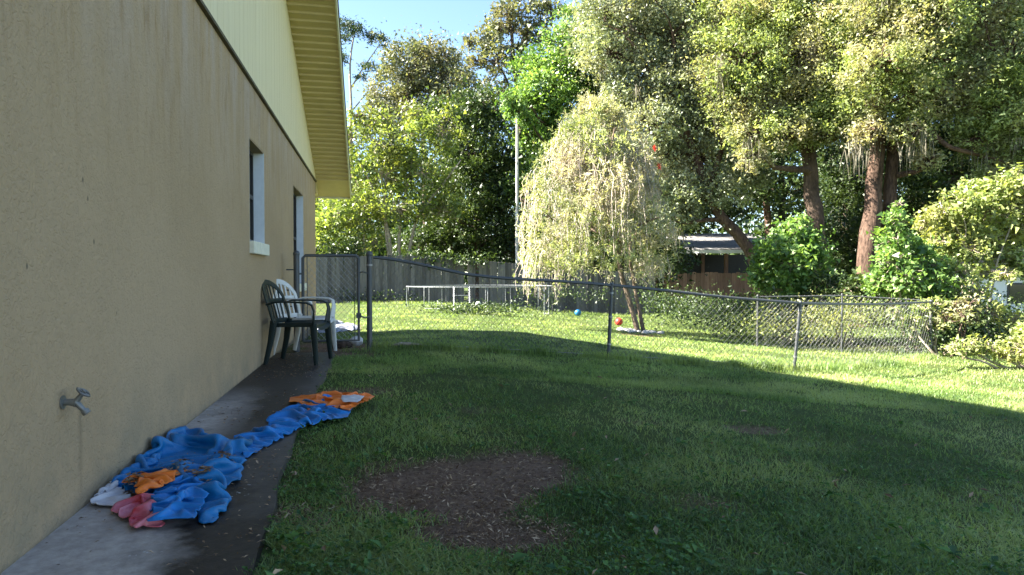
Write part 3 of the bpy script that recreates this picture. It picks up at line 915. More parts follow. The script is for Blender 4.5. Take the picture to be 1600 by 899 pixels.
def build_tarp():
    t = empty("vinyl_sheet", (0, 0, 0), "crumpled bright blue and orange vinyl sheet lying on the walkway", "tarp")
    main = [(140, 772), (158, 750), (178, 741), (205, 728), (235, 703), (262, 694), (284, 678), (318, 690), (350, 697), (368, 702), (380, 690), (392, 712), (385, 745), (366, 768), (345, 785), (352, 806), (338, 828), (318, 832), (302, 818), (280, 808), (262, 800), (232, 800), (210, 792), (185, 784), (160, 778)]
    crumple("blue_sheet", main, 0.15, M['blue'], t, 1, step=0.0155, ang=0.9, rounds=1, edge=.5, slack=1.46)
    tail = [(368, 712), (382, 690), (425, 682), (430, 664), (452, 646), (480, 640), (512, 634), (548, 646), (540, 662), (505, 668), (472, 676), (440, 694), (400, 718), (385, 728)]
    crumple("blue_tail", tail, 0.03, M['bluec'], t, 4, ang=1.1, step=0.013, edge=.5, slack=1.5)
    orange = [(453, 641), (458, 634), (500, 628), (522, 631), (545, 628), (578, 633), (575, 638), (556, 644), (545, 655), (526, 650), (505, 645), (492, 650), (488, 662), (470, 668), (482, 654), (474, 644), (462, 640)]
    crumple("orange_trim", orange, 0.03, M['orange'], t, 7, base=0.016, ang=1.5, step=0.011, edge=.5)
    crumple("white_end", [(537, 643), (552, 638), (566, 641), (556, 649), (540, 649)], 0.03, M['whitev'], t, 8, base=0.05, step=0.010, edge=.8)
    crumple("orange_flap", [(208, 788), (226, 780), (250, 774), (284, 771), (262, 783), (246, 796), (224, 804), (221, 790)], 0.04, M['orange'], t, 9, base=0.055, step=0.0085, edge=.9, slack=1.75)
    crumple("clean_blue_fold", [(250, 786), (268, 774), (300, 772), (313, 790), (310, 816), (298, 838), (242, 842), (243, 812)], 0.05, M['bluec'], t, 12, base=0.03, step=0.0085, edge=.7, slack=1.75)
    crumple("white_flap", [(137, 772), (165, 782), (190, 787), (204, 803), (178, 807), (156, 805), (144, 790)], 0.03, M['whitev'], t, 14, base=0.008, step=0.0085, ang=0.3, edge=.8, slack=1.75)
    crumple("red_flap", [(188, 814), (215, 806), (246, 799), (258, 812), (246, 838), (222, 839), (206, 830)], 0.035, M['red'], t, 15, base=0.006, step=0.0085, ang=0.2, edge=.9, slack=1.75)
    # bits of leaf litter caught in the folds
    V = []; F = []
    for (u0, v0, s) in ((292, 762, 26), (205, 788, 12), (320, 775, 18), (350, 742, 12)):
        for k in range(110):
            p = gp(u0 + random.gauss(0, s * .55), v0 + random.gauss(0, s * .35)); z = 0.10 + random.random() * 0.05
            a = random.random() * 6.28; l = 0.006 + random.random() * 0.014; w = l * 0.4; b = len(V)
            dz = random.gauss(0, .005)
            V += [(p[0] - l * math.cos(a), p[1] - l * math.sin(a), z), (p[0] + w * math.sin(a), p[1] - w * math.cos(a), z + 0.004), (p[0] + l * math.cos(a), p[1] + l * math.sin(a), z + dz), (p[0] - w * math.sin(a), p[1] + w * math.cos(a), z + 0.002)]
            F.append((b, b + 1, b + 2, b + 3))
    lo = link("leaf_litter", mesh_from("leaf_litter", np.array(V), np.array(F), M['chips'], tone=np.random.default_rng(3).random(len(F)) * .5), t)
    lo['kind'] = 'stuff'
    # drop the litter onto the sheet below it
    bpy.context.view_layer.update()
    import mathutils.bvhtree as bt
    trees = []
    for ch in t.children:
        if ch is lo: continue
        me = ch.data
        trees.append(bt.BVHTree.FromPolygons([v.co[:] for v in me.vertices], [p.vertices[:] for p in me.polygons]))
    for q in range(0, len(lo.data.vertices), 4):
        c = lo.data.vertices[q].co; best = 0.042
        for tr in trees:
            hit = tr.ray_cast(Vector((c.x, c.y, 1)), Vector((0, 0, -1)))
            if hit[0] is not None: best = max(best, hit[0].z + 0.004)
        dz = best - c.z
        for k in range(4): lo.data.vertices[q + k].co.z += dz


build_tarp()

# sheet lying past the gate
ps = gp(515, 512)
crumple("ground_sheet", [(486, 516), (500, 510), (520, 506), (545, 511), (556, 516), (530, 520), (500, 521)], 0.07, M['greysheet'], None, 21, step=0.03, base=-0.03)
tag(bpy.data.objects["ground_sheet"], "rumpled pale blue-grey sheet on the ground beyond the gate", "sheet")

# ------------------------------------------------------------------ chain-link fence, gate
def on_plane_y(u, v, Y):
    d = FW + RT * (u - 800) / 1067.0 + UP * (449.5 - v) / 1067.0
    t = Y / d[1]; return CAM + d * t


def chain_mesh(mb, top, bot, pitch=0.075, r=0.0024):
    """woven diamond mesh between two polylines (same number of points); wires run both ways"""
    top = np.array(top); bot = np.array(bot)
    L = np.r_[0, np.cumsum(np.linalg.norm(np.diff(top[:, :2], axis=0), axis=1))]
    tot = L[-1]
    def tp(s): return np.array([np.interp(s, L, top[:, k]) for k in range(3)])
    def bp(s): return np.array([np.interp(s, L, bot[:, k]) for k in range(3)])
    H = float(np.mean(top[:, 2] - bot[:, 2]))
    n = int(tot / pitch) + int(H / pitch) + 2
    for fam in (0, 1):
        for k in range(-int(H / pitch) - 2, n + int(H / pitch)):
            s0 = k * pitch; s1 = s0 + H * 0.92 if fam == 0 else s0 - H * 0.92
            a, b = (s0, s1)
            # clip to [0, tot]
            t0, t1 = 0.0, 1.0
            dd = b - a
            if dd > 0: t0 = max(t0, (0 - a) / dd); t1 = min(t1, (tot - a) / dd)
            else: t0 = max(t0, (tot - a) / dd); t1 = min(t1, (0 - a) / dd)
            if t1 - t0 < 0.03: continue
            seg = max(2, int((t1 - t0) * 5) + 1)
            pts = []
            for q in range(seg):
                t = t0 + (t1 - t0) * q / (seg - 1); s = a + dd * t
                p = bp(s) * (1 - t) + tp(s) * t
                if t > 0.985: p = p + np.array([0, 0, 0.02])
                pts.append(p + np.array([0, (0.003 if fam else -0.003), 0]))
            mb.tube(pts, r, 3, cap=False, up=(0, 1, 0))


def fence_run(name, label, posts, tops, mat_post, mat_rail, rail_r=0.021, name_split=0, pitch=0.085, wire=0.0021, group="chain-link fences round the yard"):
    """posts: (u, vtop, vbase, depth) ; tops: rail world points"""
    base = np.array(posts[0][0])
    o = empty(name, base, label, "fence", group)
    inv = Matrix.Translation(-Vector(tuple(base)))
    for (b, t, r) in posts:
        m = MB(); m.tube([b, (Vector(tuple(b)) * .5 + Vector(tuple(t)) * .5), t], r, 10, up=(0, 1, 0)); p = m.build("post", mat_post, o, True); p.matrix_parent_inverse = inv
        m = MB(); tt = Vector(tuple(t)); m.sphere(tt + Vector((0, 0, 0.012)), r * 1.25, 10, 6, (1, 1, 0.9)); c = m.build("post_cap", mat_post, o, True); c.matrix_parent_inverse = inv
        for fz in (0.25, 0.6, 0.9):
            q = Vector(tuple(b)).lerp(tt, fz); m = MB(); m.tube([q - Vector((0, 0, .012)), q + Vector((0, 0, .012))], r * 1.18, 10, up=(0, 1, 0)); c = m.build("tie_band", mat_post, o, True); c.matrix_parent_inverse = inv
    m = MB(); m.tube(tops, rail_r, 8, up=(0, 0, 1)); p = m.build("top_rail", mat_rail, o, True); p.matrix_parent_inverse = inv
    bots = [(q[0], q[1], float(hg(q[0], q[1])) + 0.03) for q in tops]
    m = MB()
    if name_split:
        chain_mesh(m, [tuple(q) for q in tops[:name_split]], bots[:name_split], pitch, wire)
        chain_mesh(m, [tuple(q) for q in tops[name_split - 1:]], bots[name_split - 1:], pitch * 1.9, wire)
    else:
        chain_mesh(m, [tuple(q) for q in tops], bots, pitch, wire)
    me = m.build("chain_link", M['galv'], o); me.matrix_parent_inverse = inv; me['kind'] = 'stuff'
    m = MB(); m.tube([(q[0], q[1] + 0.01, q[2] + 0.03) for q in bots], 0.003, 4); p = m.build("tension_wire", M['galv'], o); p.matrix_parent_inverse = inv
    return o


def build_front_fence():
    Y0 = 8.75
    rail = [(583, 402), (610, 405), (640, 410), (670, 416), (700, 423), (730, 429), (770, 433.5), (805, 436), (840, 438), (880, 440), (920, 443), (955, 446), (1000, 450), (1050, 455), (1100, 461), (1150, 466), (1200, 470), (1252, 474)]
    tops = [on_plane_y(u, v, Y0) for u, v in rail]
    def post(u, vt, r, lean=0.0):
        t = on_plane_y(u, vt, Y0); b = np.array([t[0] - lean, t[1], hg(t[0], t[1]) - 0.05]); return (b, t, r)
    posts = [post(956, 446, 0.024, 0.05), post(1251, 474, 0.022, 0.10)]
    # corner to the far post
    far = at(1455, 472, 14.0); n = 10
    last = tops[-1]
    for k in range(1, n + 1):
        s = k / n; tops.append(last * (1 - s) + far * s + np.array([0, 0, -0.03 * math.sin(math.pi * s)]))
    fb = np.array([far[0], far[1], hg(far[0], far[1]) - .05]); posts.append((fb, far, 0.03))
    # extend the rail: big gate post
    t = on_plane_y(577, 399, Y0); g = (np.array([t[0], t[1], -0.05]), t, 0.036)
    return fence_run("chain_link_fence", "galvanised chain-link fence with sagging dark top rail from gate post across the lawn", [g] + posts, tops, M['darkpipe'], M['darkpipe'], name_split=len(rail))


ff = build_front_fence()
ff.children[0].data.materials[0] = M['darkpipe']
for c in [c for c in ff.children if c.name.split('.')[0] in ('post', 'post_cap', 'tie_band') and c.matrix_world is not None][10:]:
    c.data.materials[0] = M['galv']


def build_gate():
    Y0 = 8.72
    a = on_plane_y(463, 398, Y0); b = on_plane_y(560, 400, Y0)
    p = empty("gate_post", (a[0], Y0, 0), "dark steel gate post standing against the stucco wall", "post")
    m = MB(); m.tube([(0, 0, -0.05), (0, 0, a[2])], 0.036, 12, up=(0, 1, 0)); m.build("pole", M['darkpipe'], p, True)
    m = MB(); m.sphere((0, 0, a[2] + .01), 0.042, 10, 6); m.build("cap", M['darkpipe'], p, True)
    for z in (0.55, 0.75, 1.0):
        m = MB(); m.tube([(-0.12, 0, z), (0.0, 0, z)], 0.009, 6, up=(0, 1, 0)); m.build("wall_bracket", M['darkpipe'], p, True)
    x0 = a[0] + 0.075; x1 = b[0]; zt = a[2] - 0.01; zb = 0.12
    g = empty("chain_link_gate", (x0, Y0, 0), "dark framed chain-link gate beside the house wall", "gate")
    w = x1 - x0
    for nm, pts in (("frame", [(0, 0, zb), (0, 0, zt - .03), (0.03, 0, zt), (w - 0.03, 0, zt), (w, 0, zt - .03), (w, 0, zb), (0, 0, zb)]),):
        m = MB(); m.tube(pts, 0.019, 8, up=(0, 1, 0), cap=False); m.build(nm, M['darkpipe'], g, True)
    m = MB(); m.tube([(w - .05, 0, zb), (w - .05, 0, zt)], 0.005, 5, up=(0, 1, 0)); m.build("tension_bar", M['darkpipe'], g)
    m = MB(); m.tube([(.05, 0, zb), (.05, 0, zt)], 0.005, 5, up=(0, 1, 0)); m.build("tension_bar", M['darkpipe'], g)
    m = MB(); chain_mesh(m, [(0, 0, zt), (w / 2, 0, zt), (w, 0, zt)], [(0, 0, zb), (w / 2, 0, zb), (w, 0, zb)], 0.07, 0.002); c = m.build("chain_link", M['galv'], g); c['kind'] = 'stuff'
    for z in (zt - 0.22,):
        m = MB(); m.tube([(w, 0, z), (w + 0.05, -0.02, z + .02), (w + .12, -0.02, z)], 0.008, 6); m.build("hinge", M['darkpipe'], g)
    m = MB(); z = 0.42
    m.tube([(w - .02, -0.03, z + .03), (w + .03, -0.04, z), (w + .08, -0.03, z - .02), (w + .13, 0, z)], 0.010, 6); m.box(w - .03, w + .03, -.04, .0, z - .02, z + .04)
    m.build("latch", M['darkpipe'], g)
    m = MB(); m.tube([(-0.07, 0, 0.95), (0, 0, 0.95)], 0.012, 6, up=(0, 1, 0)); m.tube([(-0.07, 0, 0.35), (0, 0, 0.35)], 0.012, 6, up=(0, 1, 0)); m.build("hinge", M['darkpipe'], g)


build_gate()

# second chain-link run behind, and a far piece on the right
def build_back_fences():
    pts = [(1180, 464, 15.0), (1250, 463, 14.9), (1315, 462, 14.8), (1385, 466, 14.6), (1452, 470, 14.3)]
    tops = [at(u, v, d) for u, v, d in pts]
    def post(u, v, d, r=0.024):
        t = at(u, v, d); return (np.array([t[0], t[1], hg(t[0], t[1]) - .05]), t, r)
    fence_run("chain_link_fence", "weedy neighbouring chain-link fence behind the lawn corner, half hidden by vines", [post(1184, 463, 15.0, .02), post(1316, 461, 14.8, .02)], tops, M['darkpipe'], M['darkpipe'], pitch=0.09, rail_r=0.012)
    pts = [(1458, 474, 14.4), (1500, 480, 16), (1550, 487, 18), (1600, 490, 20), (1660, 493, 22)]
    tops = [at(u, v, d) for u, v, d in pts]
    fence_run("chain_link_fence", "far chain-link fence under the shrubs running off beside the white shed", [post(1598, 489, 20)], tops, M['galv'], M['galv'], pitch=0.11, wire=0.003)


build_back_fences()

# ------------------------------------------------------------------ back board fence
def build_board_fence(name, label, p0, p1, h, w, mat, gaps=(), group="wooden board fences"):
    p0 = np.array(p0, float); p1 = np.array(p1, float); L = np.linalg.norm(p1 - p0); d = (p1 - p0) / L
    ang = math.atan2(d[1], d[0])
    z0 = float(hg(p0[0], p0[1]))
    o = empty(name, (p0[0], p0[1], z0), label, "fence", group, ang)
    n = int(L / w); cache = []
    for v in range(5):
        m = MB(); a, b = -w / 2 + 0.001, w / 2 - 0.001; t = 0.018; e = 0.035; hh = h + random.uniform(-.025, .03)
        tl = random.uniform(-.008, .008)
        fr = [(a, 0), (b, 0), (b + tl, hh - e), (b - e + tl, hh), (a + e + tl, hh), (a + tl, hh - e)]
        V = [(x, -t / 2, z) for x, z in fr] + [(x, t / 2, z) for x, z in fr]; k = len(fr)
        F = [tuple(range(k)), tuple(range(2 * k - 1, k - 1, -1))] + [(i, i + k, (i + 1) % k + k, (i + 1) % k) for i in range(k)]
        m.add(V, F); cache.append(mesh_from("board", np.array(m.v), m.f, mat))
    for i in range(n):
        x = (i + .5) * w
        q = p0 + d * x; z = float(hg(q[0], q[1])) - z0
        if any(abs(x - g) < w * .5 for g in gaps): continue
        b = bpy.data.objects.new("board", cache[random.randrange(5)]); C.objects.link(b); b.parent = o
        b.location = (x, random.uniform(-.006, .006), z); b.rotation_euler = (random.uniform(-.012, .012), random.uniform(-.006, .006), random.uniform(-.03, .03))
    for zz in (0.3, h * .5, h - .3):
        m = MB(); zA = 0.0; q = p1; zB = float(hg(q[0], q[1])) - z0
        m.add([(0, .012, zz), (L, .012, zz + zB), (L, .05, zz + zB), (0, .05, zz), (0, .012, zz + .09), (L, .012, zz + .09 + zB), (L, .05, zz + .09 + zB), (0, .05, zz + .09)],
              [(0, 3, 2, 1), (4, 5, 6, 7), (0, 1, 5, 4), (1, 2, 6, 5), (2, 3, 7, 6), (3, 0, 4, 7)]); m.build("rail", mat, o)
    for i in range(int(L / 2.44) + 1):
        x = i * 2.44; q = p0 + d * x; z = float(hg(q[0], q[1])) - z0
        m = MB(); m.box(x - .045, x + .045, .052, .142, z, z + h - .03); m.build("post", mat, o)
    return o


yb = 27.0
build_board_fence("board_fence", "tall grey weathered board fence across the back of the lawn", (-6.0, yb), (11.6, yb), 1.83, 0.15, M['greyboard'], gaps=(6.0 + 3.55, 6.0 + 3.95))
q0 = at(1040, 415, 31); q1 = at(1215, 415, 31)
build_board_fence("board_fence", "reddish brown board fence glimpsed under the oak beside the pale shed", (q0[0], q0[1]), (q1[0], q1[1]), 1.75, 0.2, M['redboard'])

# ------------------------------------------------------------------ trampoline frame without a mat
def build_trampoline():
    c = gp(758, 487); ctr = c + np.array([0.1, 1.5, 0]); ctr[2] = hg(ctr[0], ctr[1])
    R = 2.55; ht = 0.80
    lx = gp(628, 484)
    o = empty("trampoline_frame", ctr, "bare round trampoline frame of pale tubes on the sunlit back lawn", "trampoline")
    ring = [(R * math.cos(a), R * 0.72 * math.sin(a), ht) for a in np.linspace(0, 2 * math.pi, 49)]
    m = MB(); m.tube(ring, 0.019, 8, cap=False); m.build("top_ring", M['tramp'], o, True)
    for k in range(7):
        a = math.pi * 2 * (k + 0.22) / 7
        x, y = R * math.cos(a), R * .72 * math.sin(a); a2 = a + 0.30; x2, y2 = R * math.cos(a2), R * .72 * math.sin(a2)
        z = float(hg(ctr[0] + x, ctr[1] + y)) - ctr[2]
        m = MB(); m.tube([(x, y, ht), (x, y, z + .01), (x2, y2, z + .01), (x2, y2, ht)], 0.014, 8, up=(0.1, 0.1, 1)); m.build("leg", M['tramp'], o, True)
    # ladder hooked on the near side
    lx0 = -1.15; yy = -R * .72 - 0.05
    z = float(hg(ctr[0] + lx0, ctr[1] + yy)) - ctr[2]
    l = MB()
    for s in (0, .5): l.tube([(lx0 + s, yy + .08, ht), (lx0 + s - .05 + 0.0, yy - .35, z)], 0.014, 6)
    for k in (.35, .75): l.tube([(lx0 - .05 * k, yy + .08 - .43 * k, ht + (z - ht) * k), (lx0 + .5 - .05 * k, yy + .08 - .43 * k, ht + (z - ht) * k)], 0.012, 6)
    l.build("ladder", M['tramp'], o, True)


build_trampoline()

# ------------------------------------------------------------------ balls
def ball(name, label, u, v, r, mat, patches=None):
    p = gp(u, v); c = Vector((p[0], p[1], float(hg(p[0], p[1])) + r))
    o = empty(name, c, label, "ball", "balls left on the back lawn")
    m = MB(); m.sphere((0, 0, 0), r, 20, 14); m.build("shell", mat, o, True)
    if patches:
        g = (1 + 5 ** .5) / 2
        for q in [(0, 1, g), (0, -1, g), (0, 1, -g), (0, -1, -g), (1, g, 0), (-1, g, 0), (1, -g, 0), (-1, -g, 0), (g, 0, 1), (g, 0, -1), (-g, 0, 1), (-g, 0, -1)]:
            n = Vector(q).normalized(); a = n.orthogonal().normalized(); b = n.cross(a); m = MB()
            V = [n * r * 1.012] + [(n * r * .93 + (a * math.cos(t) + b * math.sin(t)) * r * .36).normalized() * r * 1.006 for t in np.linspace(0, 2 * math.pi, 6)[:-1]]
            m.add(V, [(0, i + 1, (i + 1) % 5 + 1) for i in range(5)]); m.build("patch", M['black'], o)
    else:
        m = MB(); m.tube([(math.cos(t) * r * 1.001, 0, math.sin(t) * r * 1.001) for t in np.linspace(0, 2 * math.pi, 25)], r * .02, 4, cap=False, up=(0, 1, 0)); m.build("seam", mat, o)
    return o


ball("toy_ball", "red ball lying in the sun beside the weeping tree", 967, 509, 0.112, M['ballred'])
ball("toy_ball", "blue ball half sunk in grass near the shade line", 903, 494, 0.12, M['ballblue'])
ball("soccer_ball", "white and black soccer ball under the trampoline frame", 747, 481, 0.115, M['ballwhite'], True)

# debris at the foot of the gate, stones round the weeping tree
def rock(name, loc, s, mat, seed, parent=None):
    r_ = np.random.default_rng(seed); m = MB(); m.sphere((0, 0, 0), 1, 9, 6)
    V = np.array(m.v); k = 1 + 0.35 * (vnoise(V[:, 0] * 1.6 + seed, V[:, 1] * 1.6, V[:, 2] * 1.6, seed) - .5); V = V * k[:, None] * np.array(s)
    me = mesh_from(name, V, m.f, mat, False); return link(name, me, parent, tuple(float(x) for x in loc))


pr = gp(556, 538)
tag(rock("stone", (pr[0], pr[1], 0.03), (0.10, 0.10, 0.07), M['stone'], 4), "pale broken stone at the foot of the gate", "stone")
pr = gp(563, 543)
tag(rock("stone", (pr[0] - .25, pr[1] + .05, 0.03), (0.14, 0.09, 0.06), M['bark'], 6), "dark flat stone beside the pale one at the gate", "stone")
pr = gp(637, 547); m = MB()
m.tube([(-.2, 0, 0.0), (-.08, .03, .02), (.05, 0, .015), (.2, .04, .0)], [.012, .02, .018, .008], 6)
st = m.build("stick", M['palebark'], None, True, (pr[0], pr[1], float(hg(pr[0], pr[1])) + .06)); tag(st, "short pale stick lying in the shaded grass near the gate post", "stick")

# ------------------------------------------------------------------ sheds behind
def build_shed():
    c = at(1115, 405, 35); z = float(hg(c[0], c[1]))
    o = empty("shed", (c[0], c[1], z), "open shed with sloping pale weathered roof behind the reddish fence", "shed", None, math.radians(-16))
    W, D = 2.6, 3.5; he = 2.75 ; hr = 3.7
    for sx in (-1, 0, 1):
        for sy in (-1, 1):
            m = MB(); m.box(sx * W - .08, sx * W + .08, sy * D * .8 - .08, sy * D * .8 + .08, 0, he + (0 if sy < 0 else hr - he) - .1); m.build("post", M['redboard'], o)
    m = MB(); m.add([(-W - .3, -D, he), (W + .3, -D, he), (W + .3, D, hr + .2), (-W - .3, D, hr + .2), (-W - .3, -D, he + .07), (W + .3, -D, he + .07), (W + .3, D, hr + .27), (-W - .3, D, hr + .27)],
                    [(0, 3, 2, 1), (4, 5, 6, 7), (0, 1, 5, 4), (1, 2, 6, 5), (2, 3, 7, 6), (3, 0, 4, 7)]); m.build("roof", M['shedroof'], o)
    m = MB(); m.box(-W - .3, W + .3, -D - .03, -D - .002, he - .1, he + .06); m.build("fascia", M['whitewall'], o)
    m = MB(); m.box(-W, W, D * .8, D * .8 + .06, 0, he); m.build("back_wall", M['frame'], o)


build_shed()


def build_white_shed():
    c = at(1600, 480, 23); z = float(hg(c[0], c[1]))
    o = empty("shed", (c[0], c[1], z), "small white walled shed behind vines at the right edge", "shed", None, math.radians(-8))
    m = MB(); m.box(-1.55, 2.6, 0, 3.0, -.1, 1.75); m.build("wall", M['whitewall'], o)
    m = MB(); m.add([(-1.9, -.35, 1.7), (2.9, -.35, 1.7), (2.9, 1.6, 2.5), (-1.9, 1.6, 2.5), (-1.9, 3.3, 1.7), (2.9, 3.3, 1.7),
                     (-1.9, -.35, 1.78), (2.9, -.35, 1.78), (2.9, 1.6, 2.58), (-1.9, 1.6, 2.58), (-1.9, 3.3, 1.78), (2.9, 3.3, 1.78)],
                    [(0, 3, 2, 1), (3, 4, 5, 2), (6, 7, 8, 9), (9, 8, 11, 10), (0, 1, 7, 6), (4, 10, 11, 5), (0, 6, 9, 3), (3, 9, 10, 4), (1, 2, 8, 7), (2, 5, 11, 8)])
    m.build("roof", mat_roof_shingle("red_brown_roof", (0.25, 0.17, 0.13), (0.4, 0.28, 0.22)), o)
    m = MB(); m.box(-.6, .3, -.03, -.002, .7, 1.4); w = m.build("window", M['frame'], o)
    m = MB(); m.box(-.54, .24, -.036, -.031, .76, 1.34); m.build("pane", M['glass'], w)


build_white_shed()

# ------------------------------------------------------------------ pale pole
pb = at(808, 420, 31.0); m = MB(); gz = float(hg(pb[0], pb[1])); pt_ = at(808.5, 176, 31.0)
po = empty("utility_pole", (pb[0], pb[1], gz), "thin pale straight pole rising behind the grey board fence", "pole")
m.tube([(0, 0, -.3), (0, 0, 4), (pt_[0] - pb[0], pt_[1] - pb[1], pt_[2] - gz)], [.085, .075, .068], 10, up=(0, 1, 0)); m.build("pole", M['polem'], po, True)
m = MB(); m.box(-.09, .09, -.13, .0, 3.6, 3.9); m.build("meter_box", M['galv'], po)

# ------------------------------------------------------------------ foliage
def leaves_mesh(name, P, size, mat, up_bias=0.5, aspect=0.45, tone=None, droop=0.0, seed=0, dirs=None, fold=True):
    """P (n,3) leaf positions; every leaf a folded pair of triangles"""
    r_ = np.random.default_rng(seed); n = len(P)
    nrm = r_.normal(size=(n, 3)); nrm[:, 2] += up_bias * 2; nrm /= np.linalg.norm(nrm, axis=1)[:, None]
    d = r_.normal(size=(n, 3)) if dirs is None else dirs + r_.normal(size=(n, 3)) * 0.35
    d[:, 2] -= droop
    d -= nrm * np.sum(d * nrm, 1)[:, None]; d /= np.linalg.norm(d, axis=1)[:, None] + 1e-9
    s = np.cross(nrm, d)
    L = (size * np.clip(r_.lognormal(-.05, .38, n), .4, 2.0))[:, None]; Wd = L * aspect
    a = P; c = P + d * L
    lift = nrm * Wd * 0.35
    b = P + d * L * 0.45 + s * Wd * 0.5 + lift; e = P + d * L * 0.45 - s * Wd * 0.5 + lift
    if not fold:
        V = np.stack([a + s * Wd * 0.55, c, a - s * Wd * 0.55 + lift], 1).reshape(-1, 3)
        F = np.arange(n * 3).reshape(-1, 3)
        if tone is None: tone = r_.uniform(0, 1, n)
        return mesh_from(name, V, F, mat, False, tone)
    V = np.stack([a, b, c, e], 1).reshape(-1, 3)
    i = np.arange(n)[:, None] * 4
    F = np.concatenate([i + np.array([[0, 1, 2]]), i + np.array([[0, 2, 3]])], 1).reshape(-1, 3)
    if tone is None: tone = r_.uniform(0, 1, n)
    return mesh_from(name, V, F, mat, False, np.repeat(tone, 2))


def px(u, v, r, d):
    return (at(u, v, d), r * d / 1067.0)


def curve3(a, b, n=7, sag=0.1, jit=0.05, r_=rng, bow=None):
    a = np.array(a, float); b = np.array(b, float); L = np.linalg.norm(b - a)
    off = r_.normal(size=3) * L * sag if bow is None else np.array(bow, float)
    t = np.linspace(0, 1, n)[:, None]
    p = a + (b - a) * t + off * np.sin(np.pi * t) + np.vstack([[0, 0, 0], r_.normal(size=(n - 2, 3)) * L * jit, [0, 0, 0]])
    return p


def tree(name, label, trunks, blobs, leafmat, barkmat, leaf=0.10, dens=1.0, group="trees beyond the lawn", seed=1, sub=15, clump=0.40, aspect=0.45,
         cat="tree", limb_r=0.06, twig=True, droop=0.1, up=0.35, moss=0, vflat=0.8, limbs=True, shell=0.25, fold=False, K=2.45):
    """trunks: [(world pts, r0, r1)], blobs: [(centre, radius)]"""
    r_ = np.random.default_rng(seed)
    base = np.array(trunks[0][0][0], float); base[2] = float(hg(base[0], base[1]))
    o = empty(name, base, label, cat, group)
    inv = Matrix.Translation(-Vector(tuple(base)))
    m = MB(); nodes = []
    for pts, r0, r1 in trunks:
        pts = np.array(pts, float)
        # smooth resample
        t = np.r_[0, np.cumsum(np.linalg.norm(np.diff(pts, axis=0), axis=1))]; tt = np.linspace(0, t[-1], max(8, len(pts) * 4))
        q = np.stack([np.interp(tt, t, pts[:, k]) for k in range(3)], 1)
        q[1:-1] = (q[:-2] + q[1:-1] * 2 + q[2:]) / 4
        q += (np.stack([vnoise(tt * 1.3 + 5 * k, tt * 0 + seed, 0, seed) for k in range(3)], 1) - .5) * r0 * 0.45 * np.array([1, 1, 0])
        rr = r0 + (r1 - r0) * (tt / tt[-1]); rr[0] *= 1.25; rr[1] *= 1.08
        m.tube(q, list(rr * (1 + 0.12 * (vnoise(tt * 3, tt * 0, 0, seed + 3) - .5))), 10, up=(0, 1, 0))
        for a_, b_ in zip(q, rr): nodes.append((a_, b_))
    NP = np.array([n[0] for n in nodes]); NR = np.array([n[1] for n in nodes])
    allp = []; tones = []; tw = []
    for (c, R) in blobs:
        c = np.array(c, float)
        if limbs:
            # a limb from the trunk node that is near but below
            dist = np.linalg.norm(NP - c, axis=1) + np.clip(NP[:, 2] - c[2] + 0.2 * R, 0, None) * 3
            k = int(np.argmin(dist)); st = NP[k]
            lr = min(NR[k] * 0.6, limb_r)
            pth = curve3(st, c, 8, 0.09, 0.025, r_)
            m.tube(pth, list(np.linspace(lr, lr * 0.35, 8)), 6, cap=False, up=(0, 1, 0))
        nsub = max(8, int(sub * 3.2 * r_.uniform(.85, 1.15)))
        u = r_.normal(size=(nsub, 3)); u /= np.linalg.norm(u, axis=1)[:, None]
        rad = 1.3 * R * (shell + (1 - shell) * r_.uniform(0, 1, nsub) ** 0.5)
        sc = c + u * rad[:, None] * np.array([1, 1, vflat])
        for s_ in sc:
            if limbs and twig:
                p2 = curve3(c + (s_ - c) * 0.1, s_, 4, 0.12, 0.03, r_)
                m.tube(p2, list(np.linspace(max(limb_r * .22, 0.012), 0.006, 4)), 4, cap=False, up=(0, 1, 0))
            rs = R * clump * 0.80 * r_.uniform(0.5, 1.5)
            n = int(dens * K * (rs ** 2 * 3.14) / (leaf * leaf * aspect))
            pp = r_.normal(size=(n, 3)) * rs * 0.55 * np.array([1, 1, 0.75])
            k_ = r_.random(n) < .22
            pp[k_] = r_.normal(size=(int(k_.sum()), 3)) * R * 0.42
            allp.append(s_ + pp)
            tones.append(np.clip(r_.uniform(0.05, 0.95) + r_.normal(size=n) * 0.35, 0, 1))
    P = np.concatenate(allp); tn = np.concatenate(tones)
    tr = m.build("trunk", barkmat, o, True); tr.matrix_parent_inverse = inv
    me = leaves_mesh("crown", P, leaf, leafmat, up, aspect * (1 if fold else 1.25), tn, droop, seed, fold=fold)
    cr = link("crown", me, o); cr.matrix_parent_inverse = inv
    if moss:
        V = []; F = []
        for k in range(moss):
            (c, R) = blobs[r_.integers(len(blobs))]
            s_ = np.array(c) + r_.normal(size=3) * R * 0.5; s_[2] -= R * 0.35
            L = r_.uniform(0.5, 1.5)
            for q in range(26):
                x = s_ + r_.normal(size=3) * np.array([.12, .12, .1]); l = L * r_.uniform(.3, 1); w = 0.012
                a = r_.uniform(0, 6.28); dx = np.array([math.cos(a), math.sin(a), 0]) * w; b = len(V)
                j = r_.normal(size=3) * np.array([.06, .06, 0])
                V += [x - dx, x + dx, x + dx * .8 + j + [0, 0, -l * .5], x - dx * .8 + j + [0, 0, -l * .5], x + j * 1.5 + [0, 0, -l]]
                F += [(b, b + 1, b + 2), (b, b + 2, b + 3), (b + 3, b + 2, b + 4)]
        mo = link("hanging_moss", mesh_from("hanging_moss", np.array(V), np.array(F), M['moss'], tone=r_.random(len(F))), o); mo.matrix_parent_inverse = inv; mo['kind'] = 'stuff'
    return o


